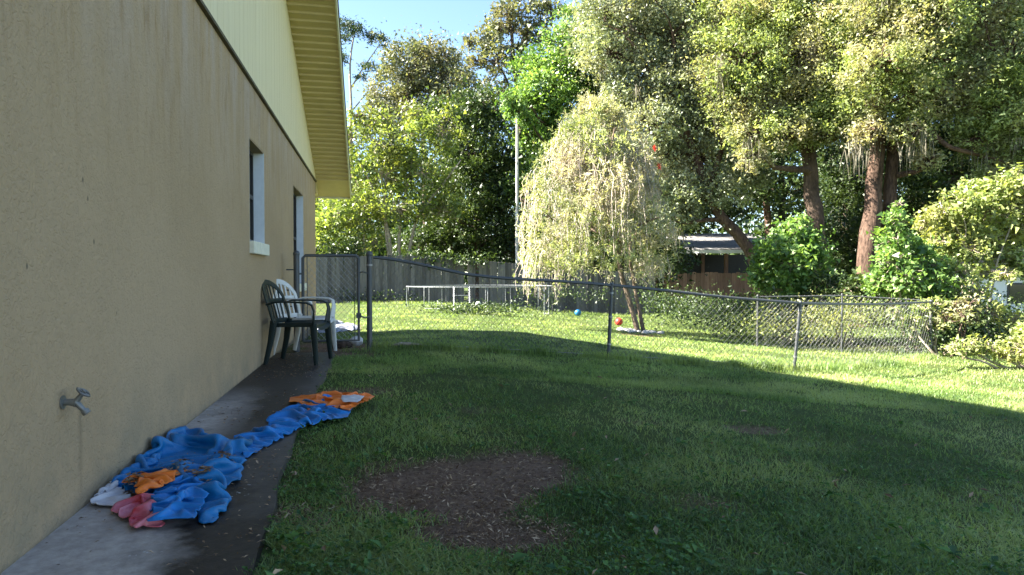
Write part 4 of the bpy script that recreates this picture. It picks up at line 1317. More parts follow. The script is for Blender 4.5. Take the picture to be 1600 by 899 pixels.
M['thatch'] = mat_leaf('dead_grass', (0.10, 0.08, 0.045), (0.32, 0.26, 0.15), 0.2, 0.8, spec=0.1)
M['weepbark'] = mat_bark('grey_brown_bark', (0.08, 0.06, 0.045), (0.27, 0.20, 0.15))
M['moss'] = mat_leaf("grey_moss", (0.10, 0.09, 0.07), (0.24, 0.22, 0.17), 0.25, 0.9, spec=0.05)
M['lf_myrtle'] = mat_leaf("light_green_leaves", (0.060, 0.095, 0.020), (0.30, 0.37, 0.11), 0.5, 0.42, hue2=(0.17, 0.19, 0.05))
M['lf_dark'] = mat_leaf("dark_green_shade_leaves", (0.018, 0.038, 0.012), (0.085, 0.125, 0.035), 0.30, 0.45)  # own dark green, darkened further as the shade front crowns throw on back trees
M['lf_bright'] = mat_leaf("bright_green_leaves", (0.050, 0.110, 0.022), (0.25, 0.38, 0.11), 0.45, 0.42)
M['lf_grey'] = mat_leaf("grey_olive_leaves", (0.065, 0.085, 0.045), (0.37, 0.41, 0.27), 0.35, 0.40, hue2=(0.34, 0.34, 0.22))
M['lf_oak'] = mat_leaf("yellow_green_oak_leaves", (0.075, 0.110, 0.030), (0.40, 0.47, 0.21), 0.48, 0.52, hue2=(0.43, 0.39, 0.26), spec=0.3)
M['lf_pine'] = mat_leaf("pine_needles", (0.025, 0.05, 0.02), (0.07, 0.11, 0.045), 0.2, 0.6)
M['lf_brown'] = mat_leaf("brown_green_leaves", (0.06, 0.075, 0.04), (0.22, 0.23, 0.13), 0.35, 0.5, hue2=(0.20, 0.18, 0.11))
M['lf_weep'] = mat_leaf("pale_willowy_leaves", (0.10, 0.13, 0.05), (0.42, 0.46, 0.22), 0.42, 0.45, hue2=(0.52, 0.47, 0.36))
M['lf_vine'] = mat_leaf("yellow_vine_leaves", (0.080, 0.125, 0.030), (0.42, 0.48, 0.19), 0.45, 0.45, hue2=(0.36, 0.37, 0.13))
M['lf_flower'] = mat_leaf("red_brush_flowers", (0.45, 0.03, 0.02), (0.7, 0.06, 0.04), 0.2, 0.7)


def B(d, *l):
    return [px(u, v, r, d + (random.random() - .5) * 2 * (r * d / 1067) * .8) for u, v, r in l]


def T(d, *pts):
    out = [at(u, v, d) for u, v in pts]
    b = out[0].copy(); b[2] = float(hg(b[0], b[1])) - .1; out[0] = b
    return out


# pine far behind the eave
tree("pine_tree", "tall thin pine with flat tufts of needles standing against the sky by the eave",
     [(T(58, (552, 420), (550, 260), (548, 170), (546, 110), (552, 60)), .28, .06), (np.array([at(547, 140, 58), at(565, 110, 58), at(582, 85, 58), at(596, 65, 58)]), .08, .03),
      (np.array([at(548, 175, 58), at(570, 150, 58), at(590, 118, 58)]), .07, .03)],
     B(58, (543, 40, 16), (560, 48, 13), (580, 58, 12), (598, 60, 8), (602, 72, 6), (575, 105, 12), (592, 120, 7), (565, 120, 8), (532, 60, 14), (530, 90, 14)),
     M['lf_pine'], M['palebark'], 0.22, 0.55, seed=11, sub=9, clump=.42, aspect=.25, up=.1, limb_r=.05, vflat=.5)
tree("oak_tree", "grey-leaved oak standing far behind against the sky",
     [(T(46, (668, 420), (665, 300), (660, 200)), .3, .12)],
     B(46, (655, 105, 42), (620, 140, 34), (695, 120, 38), (655, 160, 42), (590, 162, 20), (722, 150, 34), (700, 185, 38), (610, 185, 28), (575, 195, 18), (750, 190, 30), (655, 78, 16), (700, 92, 20)),
     M['lf_brown'], M['bark'], 0.16, 0.55, seed=12, sub=16, clump=.36, limb_r=.1)
tree("crape_myrtle", "light green many-stemmed tree spreading above the left end of the board fence",
     [(T(32, (618, 402), (608, 360), (585, 300), (560, 250)), .11, .03), (T(32, (622, 402), (625, 340), (640, 270), (650, 220)), .11, .03), (T(32, (626, 402), (650, 340), (690, 290), (720, 250)), .1, .03),
      (T(32, (615, 402), (600, 330), (605, 260), (615, 210)), .09, .03), (T(32, (572, 402), (568, 350), (550, 300)), .08, .03)],
     B(32, (548, 215, 26), (590, 222, 32), (640, 210, 32), (690, 205, 32), (545, 275, 36), (600, 275, 40), (660, 270, 40), (520, 335, 38), (570, 330, 36), (620, 325, 30), (530, 385, 34), (505, 360, 30), (560, 180, 14), (600, 190, 20), (650, 180, 20), (690, 330, 36), (585, 380, 24)),
     M['lf_myrtle'], M['palebark'], 0.13, 0.42, seed=13, sub=14, clump=.36, limb_r=.075, aspect=.5)
tree("oak_tree", "dark green tree standing between the light myrtle and the pale pole",
     [(T(36, (748, 410), (745, 320), (735, 240)), .22, .1), (T(36, (720, 410), (700, 330), (690, 280)), .14, .06)],
     B(36, (715, 185, 36), (755, 165, 34), (735, 235, 42), (785, 230, 40), (700, 270, 34), (750, 295, 44), (790, 320, 40), (720, 345, 38), (770, 370, 40), (690, 380, 34), (650, 385, 30), (800, 390, 32), (735, 392, 28)),
     M['lf_dark'], M['bark'], 0.14, 0.75, seed=14, sub=16, clump=.36, limb_r=.1)
tree("oak_tree", "tall open-crowned tree with dark leaf sprays above the pole",
     [(T(38, (822, 410), (820, 300), (812, 180), (800, 60), (795, 0)), .24, .07), (np.array([at(812, 180, 38), at(790, 120, 38), at(760, 70, 38)]), .09, .03)],
     B(38, (795, 25, 24), (760, 62, 20), (735, 68, 12), (775, 95, 24), (825, 45, 22), (850, 60, 16), (815, 95, 26), (790, 140, 26), (745, 95, 12), (800, -20, 24), (865, 15, 20), (780, 45, 20), (835, 5, 18)),
     M['lf_brown'], M['bark'], 0.17, 0.5, seed=15, sub=15, clump=.36, limb_r=.07, aspect=.5)
tree("oak_tree", "bright green leafy tree lit by the sun behind the top of the weeping tree",
     [(T(34, (870, 410), (868, 300), (866, 180)), .22, .1)],
     B(30.5, (806, 172, 15), (822, 188, 13), (798, 158, 14)) + B(34, (905, 35, 28), (870, 80, 34), (905, 100, 38), (830, 110, 26), (865, 135, 38), (915, 155, 36), (830, 165, 30), (870, 195, 36), (825, 215, 24), (850, 245, 28), (815, 140, 14), (935, 60, 28), (825, 290, 26)),
     M['lf_bright'], M['bark'], 0.13, 0.75, seed=16, sub=16, clump=.36, limb_r=.1, aspect=.5)
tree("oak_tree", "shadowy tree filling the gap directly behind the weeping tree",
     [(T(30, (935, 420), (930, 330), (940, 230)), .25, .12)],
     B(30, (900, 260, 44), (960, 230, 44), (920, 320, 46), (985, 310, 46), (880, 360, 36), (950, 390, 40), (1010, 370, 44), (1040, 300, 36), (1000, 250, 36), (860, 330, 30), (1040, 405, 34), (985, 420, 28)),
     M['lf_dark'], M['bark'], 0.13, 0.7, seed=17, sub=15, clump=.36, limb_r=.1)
tree("oak_tree", "grey-green live oak leaning left with a forked speckled trunk by the pale shed",
     [(T(25, (1198, 432), (1180, 398), (1155, 365), (1128, 342), (1105, 300), (1085, 240), (1060, 180), (1035, 120)), .26, .1),
      (np.array([at(1128, 342, 25), at(1095, 345, 25), at(1065, 350, 25)]), .1, .05), (np.array([at(1105, 300, 25), at(1130, 230, 25), at(1125, 150, 25)]), .13, .06)],
     B(25, (955, 20, 44), (1000, 50, 48), (960, 85, 40), (1045, 60, 46), (1005, 120, 44), (1055, 140, 48), (975, 150, 30), (1020, 195, 40), (1080, 195, 40), (1120, 170, 40), (1040, 245, 30), (1095, 250, 34), (1130, 290, 36), (1070, 300, 36), (1020, 290, 30), (1070, 335, 24), (1165, 270, 34), (1100, 100, 44), (940, -30, 40), (1010, -30, 44), (1090, 10, 46), (1045, 335, 24)),
     M['lf_grey'], M['redbark'], 0.085, 0.5, seed=18, sub=17, clump=.33, limb_r=.11, moss=26)
tree("oak_tree", "tall live oak with a single thick dark trunk behind the bright bush",
     [(T(24, (1284, 455), (1280, 400), (1274, 330), (1268, 250), (1262, 170), (1250, 90)), .36, .18), (np.array([at(1268, 250, 24), at(1230, 190, 24), at(1180, 140, 24)]), .2, .08), (np.array([at(1266, 230, 24), at(1310, 170, 24), at(1340, 100, 24)]), .2, .08)],
     B(23, (1140, 30, 52), (1200, 20, 56), (1260, 30, 58), (1160, 90, 50), (1220, 90, 54), (1280, 95, 54), (1145, 145, 44), (1195, 155, 48), (1250, 155, 50), (1305, 160, 44), (1175, 205, 34), (1225, 205, 34), (1290, 200, 28), (1320, 40, 54), (1340, 100, 50), (1150, -50, 54), (1240, -50, 58), (1320, -50, 56), (1325, 205, 24), (1180, 245, 22)),
     M['lf_oak'], M['bark'], 0.080, 0.52, seed=19, sub=17, clump=.34, limb_r=.14, moss=18)
tree("oak_tree", "huge live oak with a twin reddish trunk and spreading limbs over the vines",
     [(T(22, (1350, 450), (1356, 380), (1366, 300), (1372, 225), (1385, 150)), .36, .2), (T(22.2, (1382, 450), (1385, 380), (1392, 300), (1397, 220), (1430, 140)), .28, .15),
      (np.array([at(1390, 235, 22), at(1440, 190, 21.5), at(1500, 150, 21), at(1570, 110, 20.5)]), .14, .06), (np.array([at(1440, 190, 21.5), at(1480, 230, 21), at(1540, 245, 21)]), .1, .05)],
     B(21, (1385, 30, 56), (1450, 20, 58), (1520, 20, 60), (1590, 30, 58), (1375, 95, 50), (1440, 85, 56), (1505, 85, 58), (1575, 95, 58), (1360, 155, 42), (1420, 150, 48), (1480, 145, 46), (1545, 155, 50), (1600, 165, 50), (1355, 205, 22), (1420, 205, 26), (1570, 215, 40), (1610, 250, 44), (1530, 215, 26), (1400, -60, 60), (1500, -60, 60), (1600, -60, 60), (1640, 120, 60), (1555, 270, 26), (1450, 250, 18)),
     M['lf_oak'], M['redbark'], 0.075, 0.55, seed=20, sub=17, clump=.34, limb_r=.15, moss=34)
tree("oak_tree", "slim reddish trunked tree between the leaning oak and the bright bush",
     [(T(30, (1203, 420), (1202, 370), (1198, 310), (1190, 240)), .22, .12)],
     B(30, (1185, 290, 34), (1225, 300, 36), (1160, 240, 34), (1210, 250, 30), (1240, 350, 34), (1215, 400, 26)),
     M['lf_dark'], M['redbark'], 0.13, 0.6, seed=21, sub=14, clump=.36)
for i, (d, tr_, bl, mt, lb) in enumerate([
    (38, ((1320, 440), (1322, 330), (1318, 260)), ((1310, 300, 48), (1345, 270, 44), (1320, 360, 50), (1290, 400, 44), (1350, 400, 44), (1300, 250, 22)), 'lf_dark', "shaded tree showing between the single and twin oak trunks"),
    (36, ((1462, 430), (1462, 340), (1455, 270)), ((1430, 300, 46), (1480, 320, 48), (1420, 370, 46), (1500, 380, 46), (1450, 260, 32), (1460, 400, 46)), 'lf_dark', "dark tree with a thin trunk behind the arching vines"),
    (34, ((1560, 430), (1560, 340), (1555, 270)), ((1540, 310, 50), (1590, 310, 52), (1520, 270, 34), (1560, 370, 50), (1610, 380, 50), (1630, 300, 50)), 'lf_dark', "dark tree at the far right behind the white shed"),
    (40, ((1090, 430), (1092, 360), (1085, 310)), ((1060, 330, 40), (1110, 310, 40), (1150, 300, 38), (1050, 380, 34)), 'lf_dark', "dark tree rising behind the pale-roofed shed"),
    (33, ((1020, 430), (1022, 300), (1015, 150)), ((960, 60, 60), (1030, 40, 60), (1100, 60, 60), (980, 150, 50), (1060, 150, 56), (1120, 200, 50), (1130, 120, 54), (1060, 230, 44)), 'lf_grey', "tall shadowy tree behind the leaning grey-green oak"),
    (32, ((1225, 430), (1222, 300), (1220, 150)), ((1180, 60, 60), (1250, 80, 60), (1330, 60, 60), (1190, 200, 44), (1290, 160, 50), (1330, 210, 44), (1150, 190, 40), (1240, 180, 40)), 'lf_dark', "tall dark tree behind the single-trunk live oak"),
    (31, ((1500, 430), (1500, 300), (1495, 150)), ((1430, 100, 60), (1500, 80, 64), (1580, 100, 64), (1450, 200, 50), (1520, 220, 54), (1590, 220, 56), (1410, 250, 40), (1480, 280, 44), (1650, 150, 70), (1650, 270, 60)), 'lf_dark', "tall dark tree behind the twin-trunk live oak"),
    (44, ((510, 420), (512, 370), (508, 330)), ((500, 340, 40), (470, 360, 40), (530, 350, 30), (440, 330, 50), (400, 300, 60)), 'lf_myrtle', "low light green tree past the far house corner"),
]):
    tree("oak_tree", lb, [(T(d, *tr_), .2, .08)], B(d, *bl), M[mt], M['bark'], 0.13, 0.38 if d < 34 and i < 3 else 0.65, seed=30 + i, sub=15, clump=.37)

# ------------------------------------------------------------------ far-off wood closing the view low down
def far_wood():
    r_ = np.random.default_rng(5); P = []; t = []
    for k in range(430):
        u = r_.uniform(300, 1900); d = r_.uniform(50, 66); v = r_.uniform(285, 432) if u < 560 else r_.uniform(215, 432)
        c = at(u, v, d); R = r_.uniform(1.0, 2.2); n = 150
        P.append(c + r_.normal(size=(n, 3)) * R * .55); t.append(np.clip(r_.uniform(.1, .9) + r_.normal(size=n) * .2, 0, 1))
    for k in range(150):
        c = at(r_.uniform(450, 1700), r_.uniform(370, 440), r_.uniform(42, 50)); R = r_.uniform(1.0, 1.8); n = 150
        P.append(c + r_.normal(size=(n, 3)) * R * .55); t.append(np.clip(r_.uniform(.1, .6) + r_.normal(size=n) * .2, 0, 1))
    P = np.concatenate(P); P[:, 2] = np.maximum(P[:, 2], -.6)
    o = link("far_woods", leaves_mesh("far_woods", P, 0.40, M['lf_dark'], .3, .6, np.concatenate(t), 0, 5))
    tag(o, "mass of dark woodland far behind the yard", "woods", kind='stuff')


far_wood()

# ------------------------------------------------------------------ shrubs, vines
def shrub(name, label, base, blobs, mat, leaf, dens, seed, stems=5, cat="shrub", group="shrubs and vines along the fence line", bark='palebark', **k):
    r_ = np.random.default_rng(seed + 500)
    tr_ = []
    for i in range(stems):
        c, R = blobs[i % len(blobs)]
        b = np.array(base) + r_.normal(size=3) * np.array([.12, .12, 0]); b[2] = float(hg(b[0], b[1])) - .05
        tr_.append((curve3(b, np.array(c) + r_.normal(size=3) * R * .2, 6, .06, .02, r_), .03, .01))
    return tree(name, label, tr_, blobs, mat, M[bark], leaf, dens, group=group, seed=seed, cat=cat, limb_r=.018, **k)


g_ = at(1235, 470, 17.5)
shrub("laurel_bush", "bright green broad-leaved bush in front of the thick oak trunk", g_,
      B(17.5, (1235, 365, 24), (1215, 390, 28), (1255, 390, 28), (1235, 415, 32), (1200, 425, 24), (1265, 425, 26), (1225, 450, 28), (1250, 350, 14), (1200, 400, 18), (1270, 400, 14)), M['lf_bright'], .10, .8, 41, sub=13, aspect=.5)
g_ = at(1320, 480, 16.5)
shrub("low_shrub", "low dark green shrub at the foot of the twin trunk", g_,
      B(16.5, (1295, 450, 22), (1325, 448, 20), (1350, 455, 22), (1310, 470, 20), (1340, 475, 18), (1280, 470, 18)), M['lf_dark'], .08, .8, 42, sub=11)
g_ = at(1425, 480, 15.2)
shrub("climbing_vine", "bright green leafy vine mound climbing beside the twin oak trunk", g_,
      B(15.2, (1400, 345, 16), (1395, 375, 22), (1420, 395, 26), (1395, 410, 22), (1440, 415, 28), (1415, 435, 28), (1450, 445, 26), (1385, 440, 22), (1440, 470, 22), (1470, 440, 20), (1405, 320, 9), (1430, 460, 26), (1475, 470, 20), (1370, 445, 16)), M['lf_bright'], .085, .65, 43, sub=13, aspect=.55)
g_ = at(1452, 520, 14.1)
shrub("climbing_vine", "small yellow-green vine smothering the fence corner post", g_,
      B(14.1, (1440, 482, 13), (1462, 478, 14), (1450, 500, 15), (1425, 500, 12), (1468, 505, 13), (1440, 522, 12), (1400, 490, 9)), M['lf_vine'], .06, .55, 48, sub=9, stems=4)
g_ = at(1500, 480, 16.5)
shrub("climbing_vine", "yellow-green vine arching over dead wood at the right", g_,
      B(16.5, (1450, 345, 18), (1475, 330, 20), (1500, 315, 22), (1530, 305, 24), (1560, 295, 24), (1590, 290, 26), (1480, 360, 22), (1510, 350, 26), (1545, 335, 26), (1585, 330, 28), (1465, 380, 18), (1490, 395, 22), (1520, 390, 20), (1610, 310, 26), (1600, 360, 22), (1550, 375, 16), (1560, 402, 20), (1592, 402, 22), (1535, 425, 16), (1600, 425, 14)), M['lf_vine'], .085, .6, 44, sub=13, aspect=.5, stems=7)
g_ = at(1540, 500, 15)
shrub("weedy_shrub", "pale sunlit weedy shrub growing against the white shed", g_,
      B(15, (1500, 430, 22), (1530, 455, 16), (1490, 460, 18), (1510, 480, 18), (1550, 490, 18), (1585, 500, 18), (1570, 430, 12), (1500, 500, 14), (1530, 505, 12)), M['lf_vine'], .075, .45, 45, sub=11)
g_ = at(1590, 570, 12)
shrub("weedy_shrub", "low weedy clump at the right edge of the sunlit lawn", g_,
      B(12, (1600, 545, 26), (1570, 555, 14), (1620, 520, 26), (1545, 545, 12), (1520, 540, 14), (1490, 545, 14)), M['lf_vine'], .06, .5, 46, sub=11, stems=6)
g_ = at(1505, 545, 13.6)
shrub("sapling", "thin sapling with a few leaves just outside the fence corner", g_,
      B(13.6, (1505, 495, 12), (1515, 475, 14), (1495, 480, 12), (1480, 500, 14), (1525, 500, 10)), M['lf_oak'], .07, .4, 47, sub=8, stems=3, bark='bark')


def strip_vines(name, label, line, mat, leaf, n, spread, seed, cat="vines", group="shrubs and vines along the fence line"):
    """line: (u, v, d) path, leaves scattered about it"""
    r_ = np.random.default_rng(seed); L = np.array([at(*p) for p in line]); k = r_.uniform(0, len(L) - 1, n); i = k.astype(int); f = (k - i)[:, None]
    P = L[i] * (1 - f) + L[np.minimum(i + 1, len(L) - 1)] * f
    cl = (vnoise(k * 4, k * 0, 0, seed))
    hz = (vnoise(k * 6 + 3, k * 0, 0, seed + 2) - .45)[cl > .35]
    P = P[cl > .35]; P[:, 2] += hz * spread[2] * 2.2; P = P + r_.normal(size=P.shape) * np.array(spread)
    P[:, 2] = np.maximum(P[:, 2], hg(P[:, 0], P[:, 1]) + .02)
    o = link(name, leaves_mesh(name, P, leaf, mat, .3, .55, None, .2, seed)); tag(o, label, cat, group, 'stuff'); return o


strip_vines("fence_ivy", "dark ivy hanging over the left end of the board fence", [(492, 408, 27.2), (515, 404, 27.2), (540, 410, 27.2), (560, 402, 27.2)], M['lf_dark'], .12, 2600, (.25, .12, .38), 61)
strip_vines("fence_creeper", "creeper trailing over the board fence top near the pole", [(640, 402, 26.9), (660, 404, 26.9), (735, 404, 26.9), (760, 403, 26.9)], M['lf_dark'], .12, 900, (.4, .1, .15), 62)
strip_vines("undergrowth", "shady undergrowth below the trees between board fence and chain-link corner", [(1000, 468, 23), (1060, 482, 22), (1120, 490, 20), (1180, 494, 18), (1250, 485, 17), (1330, 495, 16.4)], M['lf_dark'], .07, 20000, (.8, .8, .22), 63)
strip_vines("undergrowth", "yellow-green weeds tangled along the rear chain-link fence", [(1170, 500, 15.5), (1230, 505, 15.3), (1300, 505, 15.3), (1380, 500, 15.0), (1450, 490, 14.6)], M['lf_vine'], .050, 7000, (.35, .3, .20), 64)
strip_vines("undergrowth", "green weeds along the foot of the fence past the corner post", [(1440, 520, 14.4), (1480, 520, 14.8), (1530, 515, 16), (1590, 515, 18), (1660, 515, 18)], M['lf_dark'], .07, 18000, (.4, .35, .28), 65)
strip_vines("weed_strip", "ragged weeds along the base of the back board fence", [(495, 466, 26.3), (600, 467, 26.2), (760, 466, 26.4), (900, 462, 26.8), (1060, 458, 26)], M['lf_dark'], .08, 2800, (.25, .2, .16), 66)
strip_vines("weed_strip", "rough weeds growing under the bare trampoline frame", [(700, 484, 20), (760, 482, 20), (820, 484, 20)], M['lf_dark'], .06, 2500, (.6, .35, .09), 67)

# ------------------------------------------------------------------ weeping bottlebrush tree
def weeping():
    r_ = np.random.default_rng(77); b = gp(997, 519); D = float((b - CAM) @ FW)
    o = empty("weeping_tree", (b[0], b[1], b[2]), "pale weeping bottlebrush tree with drooping twigs on the sunlit lawn", "tree")
    inv = Matrix.Translation(-Vector(tuple(map(float, (b[0], b[1], b[2])))))
    def A(u, v, dd=0.0): return at(u, v, D + dd)
    m = MB(); nodes = []
    def limb(pts, r0, r1, n=9):
        pts = np.array(pts); t = np.r_[0, np.cumsum(np.linalg.norm(np.diff(pts, axis=0), axis=1))]; tt = np.linspace(0, t[-1], len(pts) * 4)
        q = np.stack([np.interp(tt, t, pts[:, k]) for k in range(3)], 1); q[1:-1] = (q[:-2] + 2 * q[1:-1] + q[2:]) / 4
        q += (np.stack([vnoise(tt * 2 + 9 * k, tt * 0 + r0 * 100, 0, 3) for k in range(3)], 1) - .5) * r0 * .8
        rr = np.linspace(r0, r1, len(tt)); m.tube(q, list(rr), n, up=(0, 1, 0))
        for x in q[len(q) // 3:]: nodes.append(x)
    limb([A(998, 524), A(990, 490), A(978, 455), A(968, 420), A(965, 385)], .075, .05)
    limb([A(1006, 524, .05), A(1000, 490, .1), A(994, 460, .15), A(985, 410, .2), A(985, 370, .3)], .055, .035)
    for pts in ([A(965, 390), A(950, 340), A(930, 280), A(925, 220), A(930, 180)], [A(965, 390), A(940, 365), A(905, 340), A(870, 310)], [A(966, 400), A(990, 340), A(1005, 280), A(1000, 220)],
                [A(985, 375, .3), A(1015, 340), A(1035, 300)], [A(950, 340), A(915, 280), A(880, 240, -.6)], [A(950, 340), A(950, 260, -.8), A(960, 200, -1)], [A(950, 340), A(965, 260, .8), A(950, 200, 1)],
                [A(930, 290), A(900, 230, .6), A(880, 210, .8)], [A(966, 380), A(940, 350, -1), A(920, 320, -1.6)], [A(966, 380), A(1000, 350, -1), A(1030, 340, -1.4)], [A(905, 340), A(870, 350, -.4), A(850, 330, -.5)], [A(940, 365), A(900, 350, 1), A(880, 330, 1.2)]):
        limb(pts, .045, .016, 7)
    tr = m.build("trunk", M['weepbark'], o, True); tr.matrix_parent_inverse = inv
    # outline of the dome in the photo: left/right edge per row
    ctr = A(942, 300)
    NP = np.array(nodes)
    tw = MB(); LP = []; LD = []
    sV = []; sF = []
    nst = 1600
    for k in range(nst):
        if k % 13 == 0:
            while True:
                kv = 172 + 250 * r_.random(); ka = r_.uniform(0, 2 * math.pi); kr = r_.uniform(.3, 1.12) ** .5; kL = r_.choice([.35, .6, .9, 1.9], p=[.3, .3, .22, .18]); kb = r_.random()
                if vnoise(np.array([math.cos(ka) * 2.2 * kr + 7]), np.array([math.sin(ka) * 2.2 * kr + 3]), np.array([kv / 34.0]), 9)[0] > .40: break
        v = kv + r_.normal() * 7
        hw = np.interp(v, [165, 200, 240, 290, 340, 390], [24, 52, 72, 90, 104, 108]); cu = np.interp(v, [165, 200, 280, 390], [930, 930, 940, 936])
        ang = ka + r_.normal() * .22; rr = kr + r_.normal() * .05
        u = cu + math.cos(ang) * hw * rr; dd = math.sin(ang) * hw * rr * D / 1067 * .95
        s = A(u, v, dd)
        # shift down when out of dome
        out = np.array([s[0] - ctr[0], s[1] - ctr[1], 0]); out /= np.linalg.norm(out) + 1e-6
        L = kL * r_.uniform(.6, 1.15) * np.interp(v, [170, 300, 390], [.7, 1.0, .8])
        maxz = s[2] - (A(u, 470)[2] if u < 900 else A(u, 445)[2]); L = min(L, max(.25, maxz) * r_.uniform(.7, 1.25))
        n = 7; pts = []
        for q in range(n):
            t = q / (n - 1)
            pts.append(s + out * (.26 * L * (1 - (1 - t) ** 2)) + np.array([0, 0, .34 * L * math.sin(t * 2.6) - L * t ** 1.6]) + r_.normal(size=3) * .045)
        pts = np.array(pts)
        w = .0055
        a = np.array([-out[1], out[0], 0]) * w; c = out * w
        base = len(sV)
        for p in pts: sV += [p - a, p + a, p + c * 1.5]
        for q in range(n - 1):
            for j in range(3): sF.append((base + q * 3 + j, base + q * 3 + (j + 1) % 3, base + (q + 1) * 3 + (j + 1) % 3, base + (q + 1) * 3 + j))
        bare = r_.random() < .38
        nl = 8 if bare else int(26 * L + 9)
        t = r_.uniform(.02, 1, nl) * (n - 1); i = t.astype(int); i = np.minimum(i, n - 2); f = (t - i)[:, None]
        LP.append(pts[i] * (1 - f) + pts[i + 1] * f + r_.normal(size=(nl, 3)) * .022)
        LD.append((pts[i + 1] - pts[i]) * 5 + r_.normal(size=(nl, 3)) * .8)
    for k in range(1150):
        v = 158 + 262 * r_.random(); hw = np.interp(v, [158, 200, 240, 290, 340, 400], [14, 58, 84, 98, 104, 104]); ang = r_.uniform(0, 6.28); rr = r_.uniform(.5, 1.12)
        s = A(np.interp(v, [165, 250, 390], [930, 936, 940]) + math.cos(ang) * hw * rr, v, math.sin(ang) * hw * rr * D / 1067)
        nl = r_.integers(14, 34); t = r_.random(nl); dr = np.array([math.cos(ang) * .5, -math.sin(ang) * .5 * -1, r_.uniform(.1, 1.0)]) + r_.normal(size=3) * .3; L = r_.uniform(.15, .45)
        LP.append(s + t[:, None] * dr * L + np.array([0, 0, -1]) * (t ** 2)[:, None] * L * .5 + r_.normal(size=(nl, 3)) * .025); LD.append(dr * 1.2 + r_.normal(size=(nl, 3)) * .7)
    P = np.concatenate(LP); Dn = np.concatenate(LD)
    to = link("twigs", mesh_from("twigs", np.array(sV), np.array(sF), mat_plain("pale_pink_twig", (0.44, 0.37, 0.31), .8, 0, .2, 9, kind='pos')), o); to.matrix_parent_inverse = inv; to['kind'] = 'stuff'
    tone = np.clip(vnoise(P[:, 0] * 2, P[:, 1] * 2, P[:, 2] * 1.2, 4) * 1.2 - .1 + r_.normal(size=len(P)) * .2, 0, 1)
    cr = link("crown", leaves_mesh("crown", P, .085, M['lf_weep'], .1, .24, tone, .3, 78, dirs=Dn), o); cr.matrix_parent_inverse = inv
    for (u, v, dd) in ((1029, 256, -1), (1022, 228, -.8)):
        c = A(u, v, dd); n = 260; t = r_.random(n); a = r_.uniform(0, 6.28, n)
        dr = np.stack([np.cos(a), np.sin(a), r_.normal(size=n) * .4], 1)
        P2 = c + np.stack([t * .03, t * 0, -t * .12], 1)
        fl = link("flower", leaves_mesh("flower", P2, .04, M['lf_flower'], 0, .1, None, 0, 80, dirs=dr * 3), o); fl.matrix_parent_inverse = inv
    # pale stones round the foot
    for k in range(26):
        a = r_.uniform(0, 6.28); rr = r_.uniform(.15, .5); x, y = b[0] + math.cos(a) * rr * 1.2 , b[1] + math.sin(a) * rr - .12
        s = r_.uniform(.035, .085)
        tag(rock("edging_stone", (x, y, float(hg(x, y)) + .03), (s * 1.3, s, s * .7), M['stone'], 100 + k), "pale stone in the loose ring around the weeping tree's foot", "stone", "pale stones at the foot of the weeping tree")


weeping()

# ------------------------------------------------------------------ grass
def blades(name, X, Y, H, W, mat, seed, lean=.6, label=None, seg3=False, tone=None):
    r_ = np.random.default_rng(seed); n = len(X); Z = hg(X, Y) + (fbm(X * 1.3, Y * 1.3, 0, 3) - .5) * .05 * np.clip((30 - np.hypot(X, Y)) / 20, 0, 1) * np.clip((X + .3) / .6, 0, 1) - .006
    P = np.stack([X, Y, Z], 1); a = r_.uniform(0, 6.283, n); b = a + r_.normal(size=n) * .5 + 1.57
    side = np.stack([np.cos(b), np.sin(b), 0 * a], 1) * (W * .5)[:, None]
    dr = np.stack([np.cos(a), np.sin(a), 0 * a], 1)
    le = (lean * r_.uniform(.2, 1.5, n))[:, None] * H[:, None]
    up = np.array([0, 0, 1.0]) * H[:, None]
    m1 = P + up * .55 + dr * le * .35; tip = P + up * r_.uniform(.7, 1.0, n)[:, None] + dr * le
    V = np.stack([P - side, P + side, m1 + side * .9, m1 - side * .9, tip], 1).reshape(-1, 3)
    i = np.arange(n)[:, None] * 5
    F = np.concatenate([i + [[0, 1, 2]], i + [[0, 2, 3]], i + [[3, 2, 4]]], 1).reshape(-1, 3)
    tn = np.clip(fbm(X * .9, Y * .9, 0, 21, 3) * 1.1 - .1 + r_.normal(size=n) * .22, 0, 1) if tone is None else tone
    o = link(name, mesh_from(name, V, F, mat, False, np.repeat(tn, 3)))
    return tag(o, label, "grass", kind='stuff')


def scatter(n, d0, d1, seed, extra=.12):
    r_ = np.random.default_rng(seed)
    # even in the ground plane inside a widened view wedge, density falling with distance
    d = 1 / r_.uniform(1 / d1, 1 / d0, n); t = r_.uniform(-.82, 1.12, n)
    X = RT[0] * t * d + FW[0] * d; Y = RT[1] * t * d + FW[1] * d
    X = X + r_.normal(size=n) * .02; Y = Y + r_.normal(size=n) * .02
    bare = patch_mask(X, Y)
    we = np.where(Y < 8.4, -.37 - .10 * np.clip((Y - 2.3) / 1.3, 0, 1) + (fbm(Y * 5, Y * 0, 0, 2) - .5) * .20, -.75)
    k = (X > we) & (r_.random(n) > bare * 1.02) & (Y < 26.7)
    thin = fbm(X * 3.1, Y * 3.1, 0, 44, 3); k &= r_.random(n) < np.clip((thin - .22) * 3.2, .25, 1)
    return X[k], Y[k]


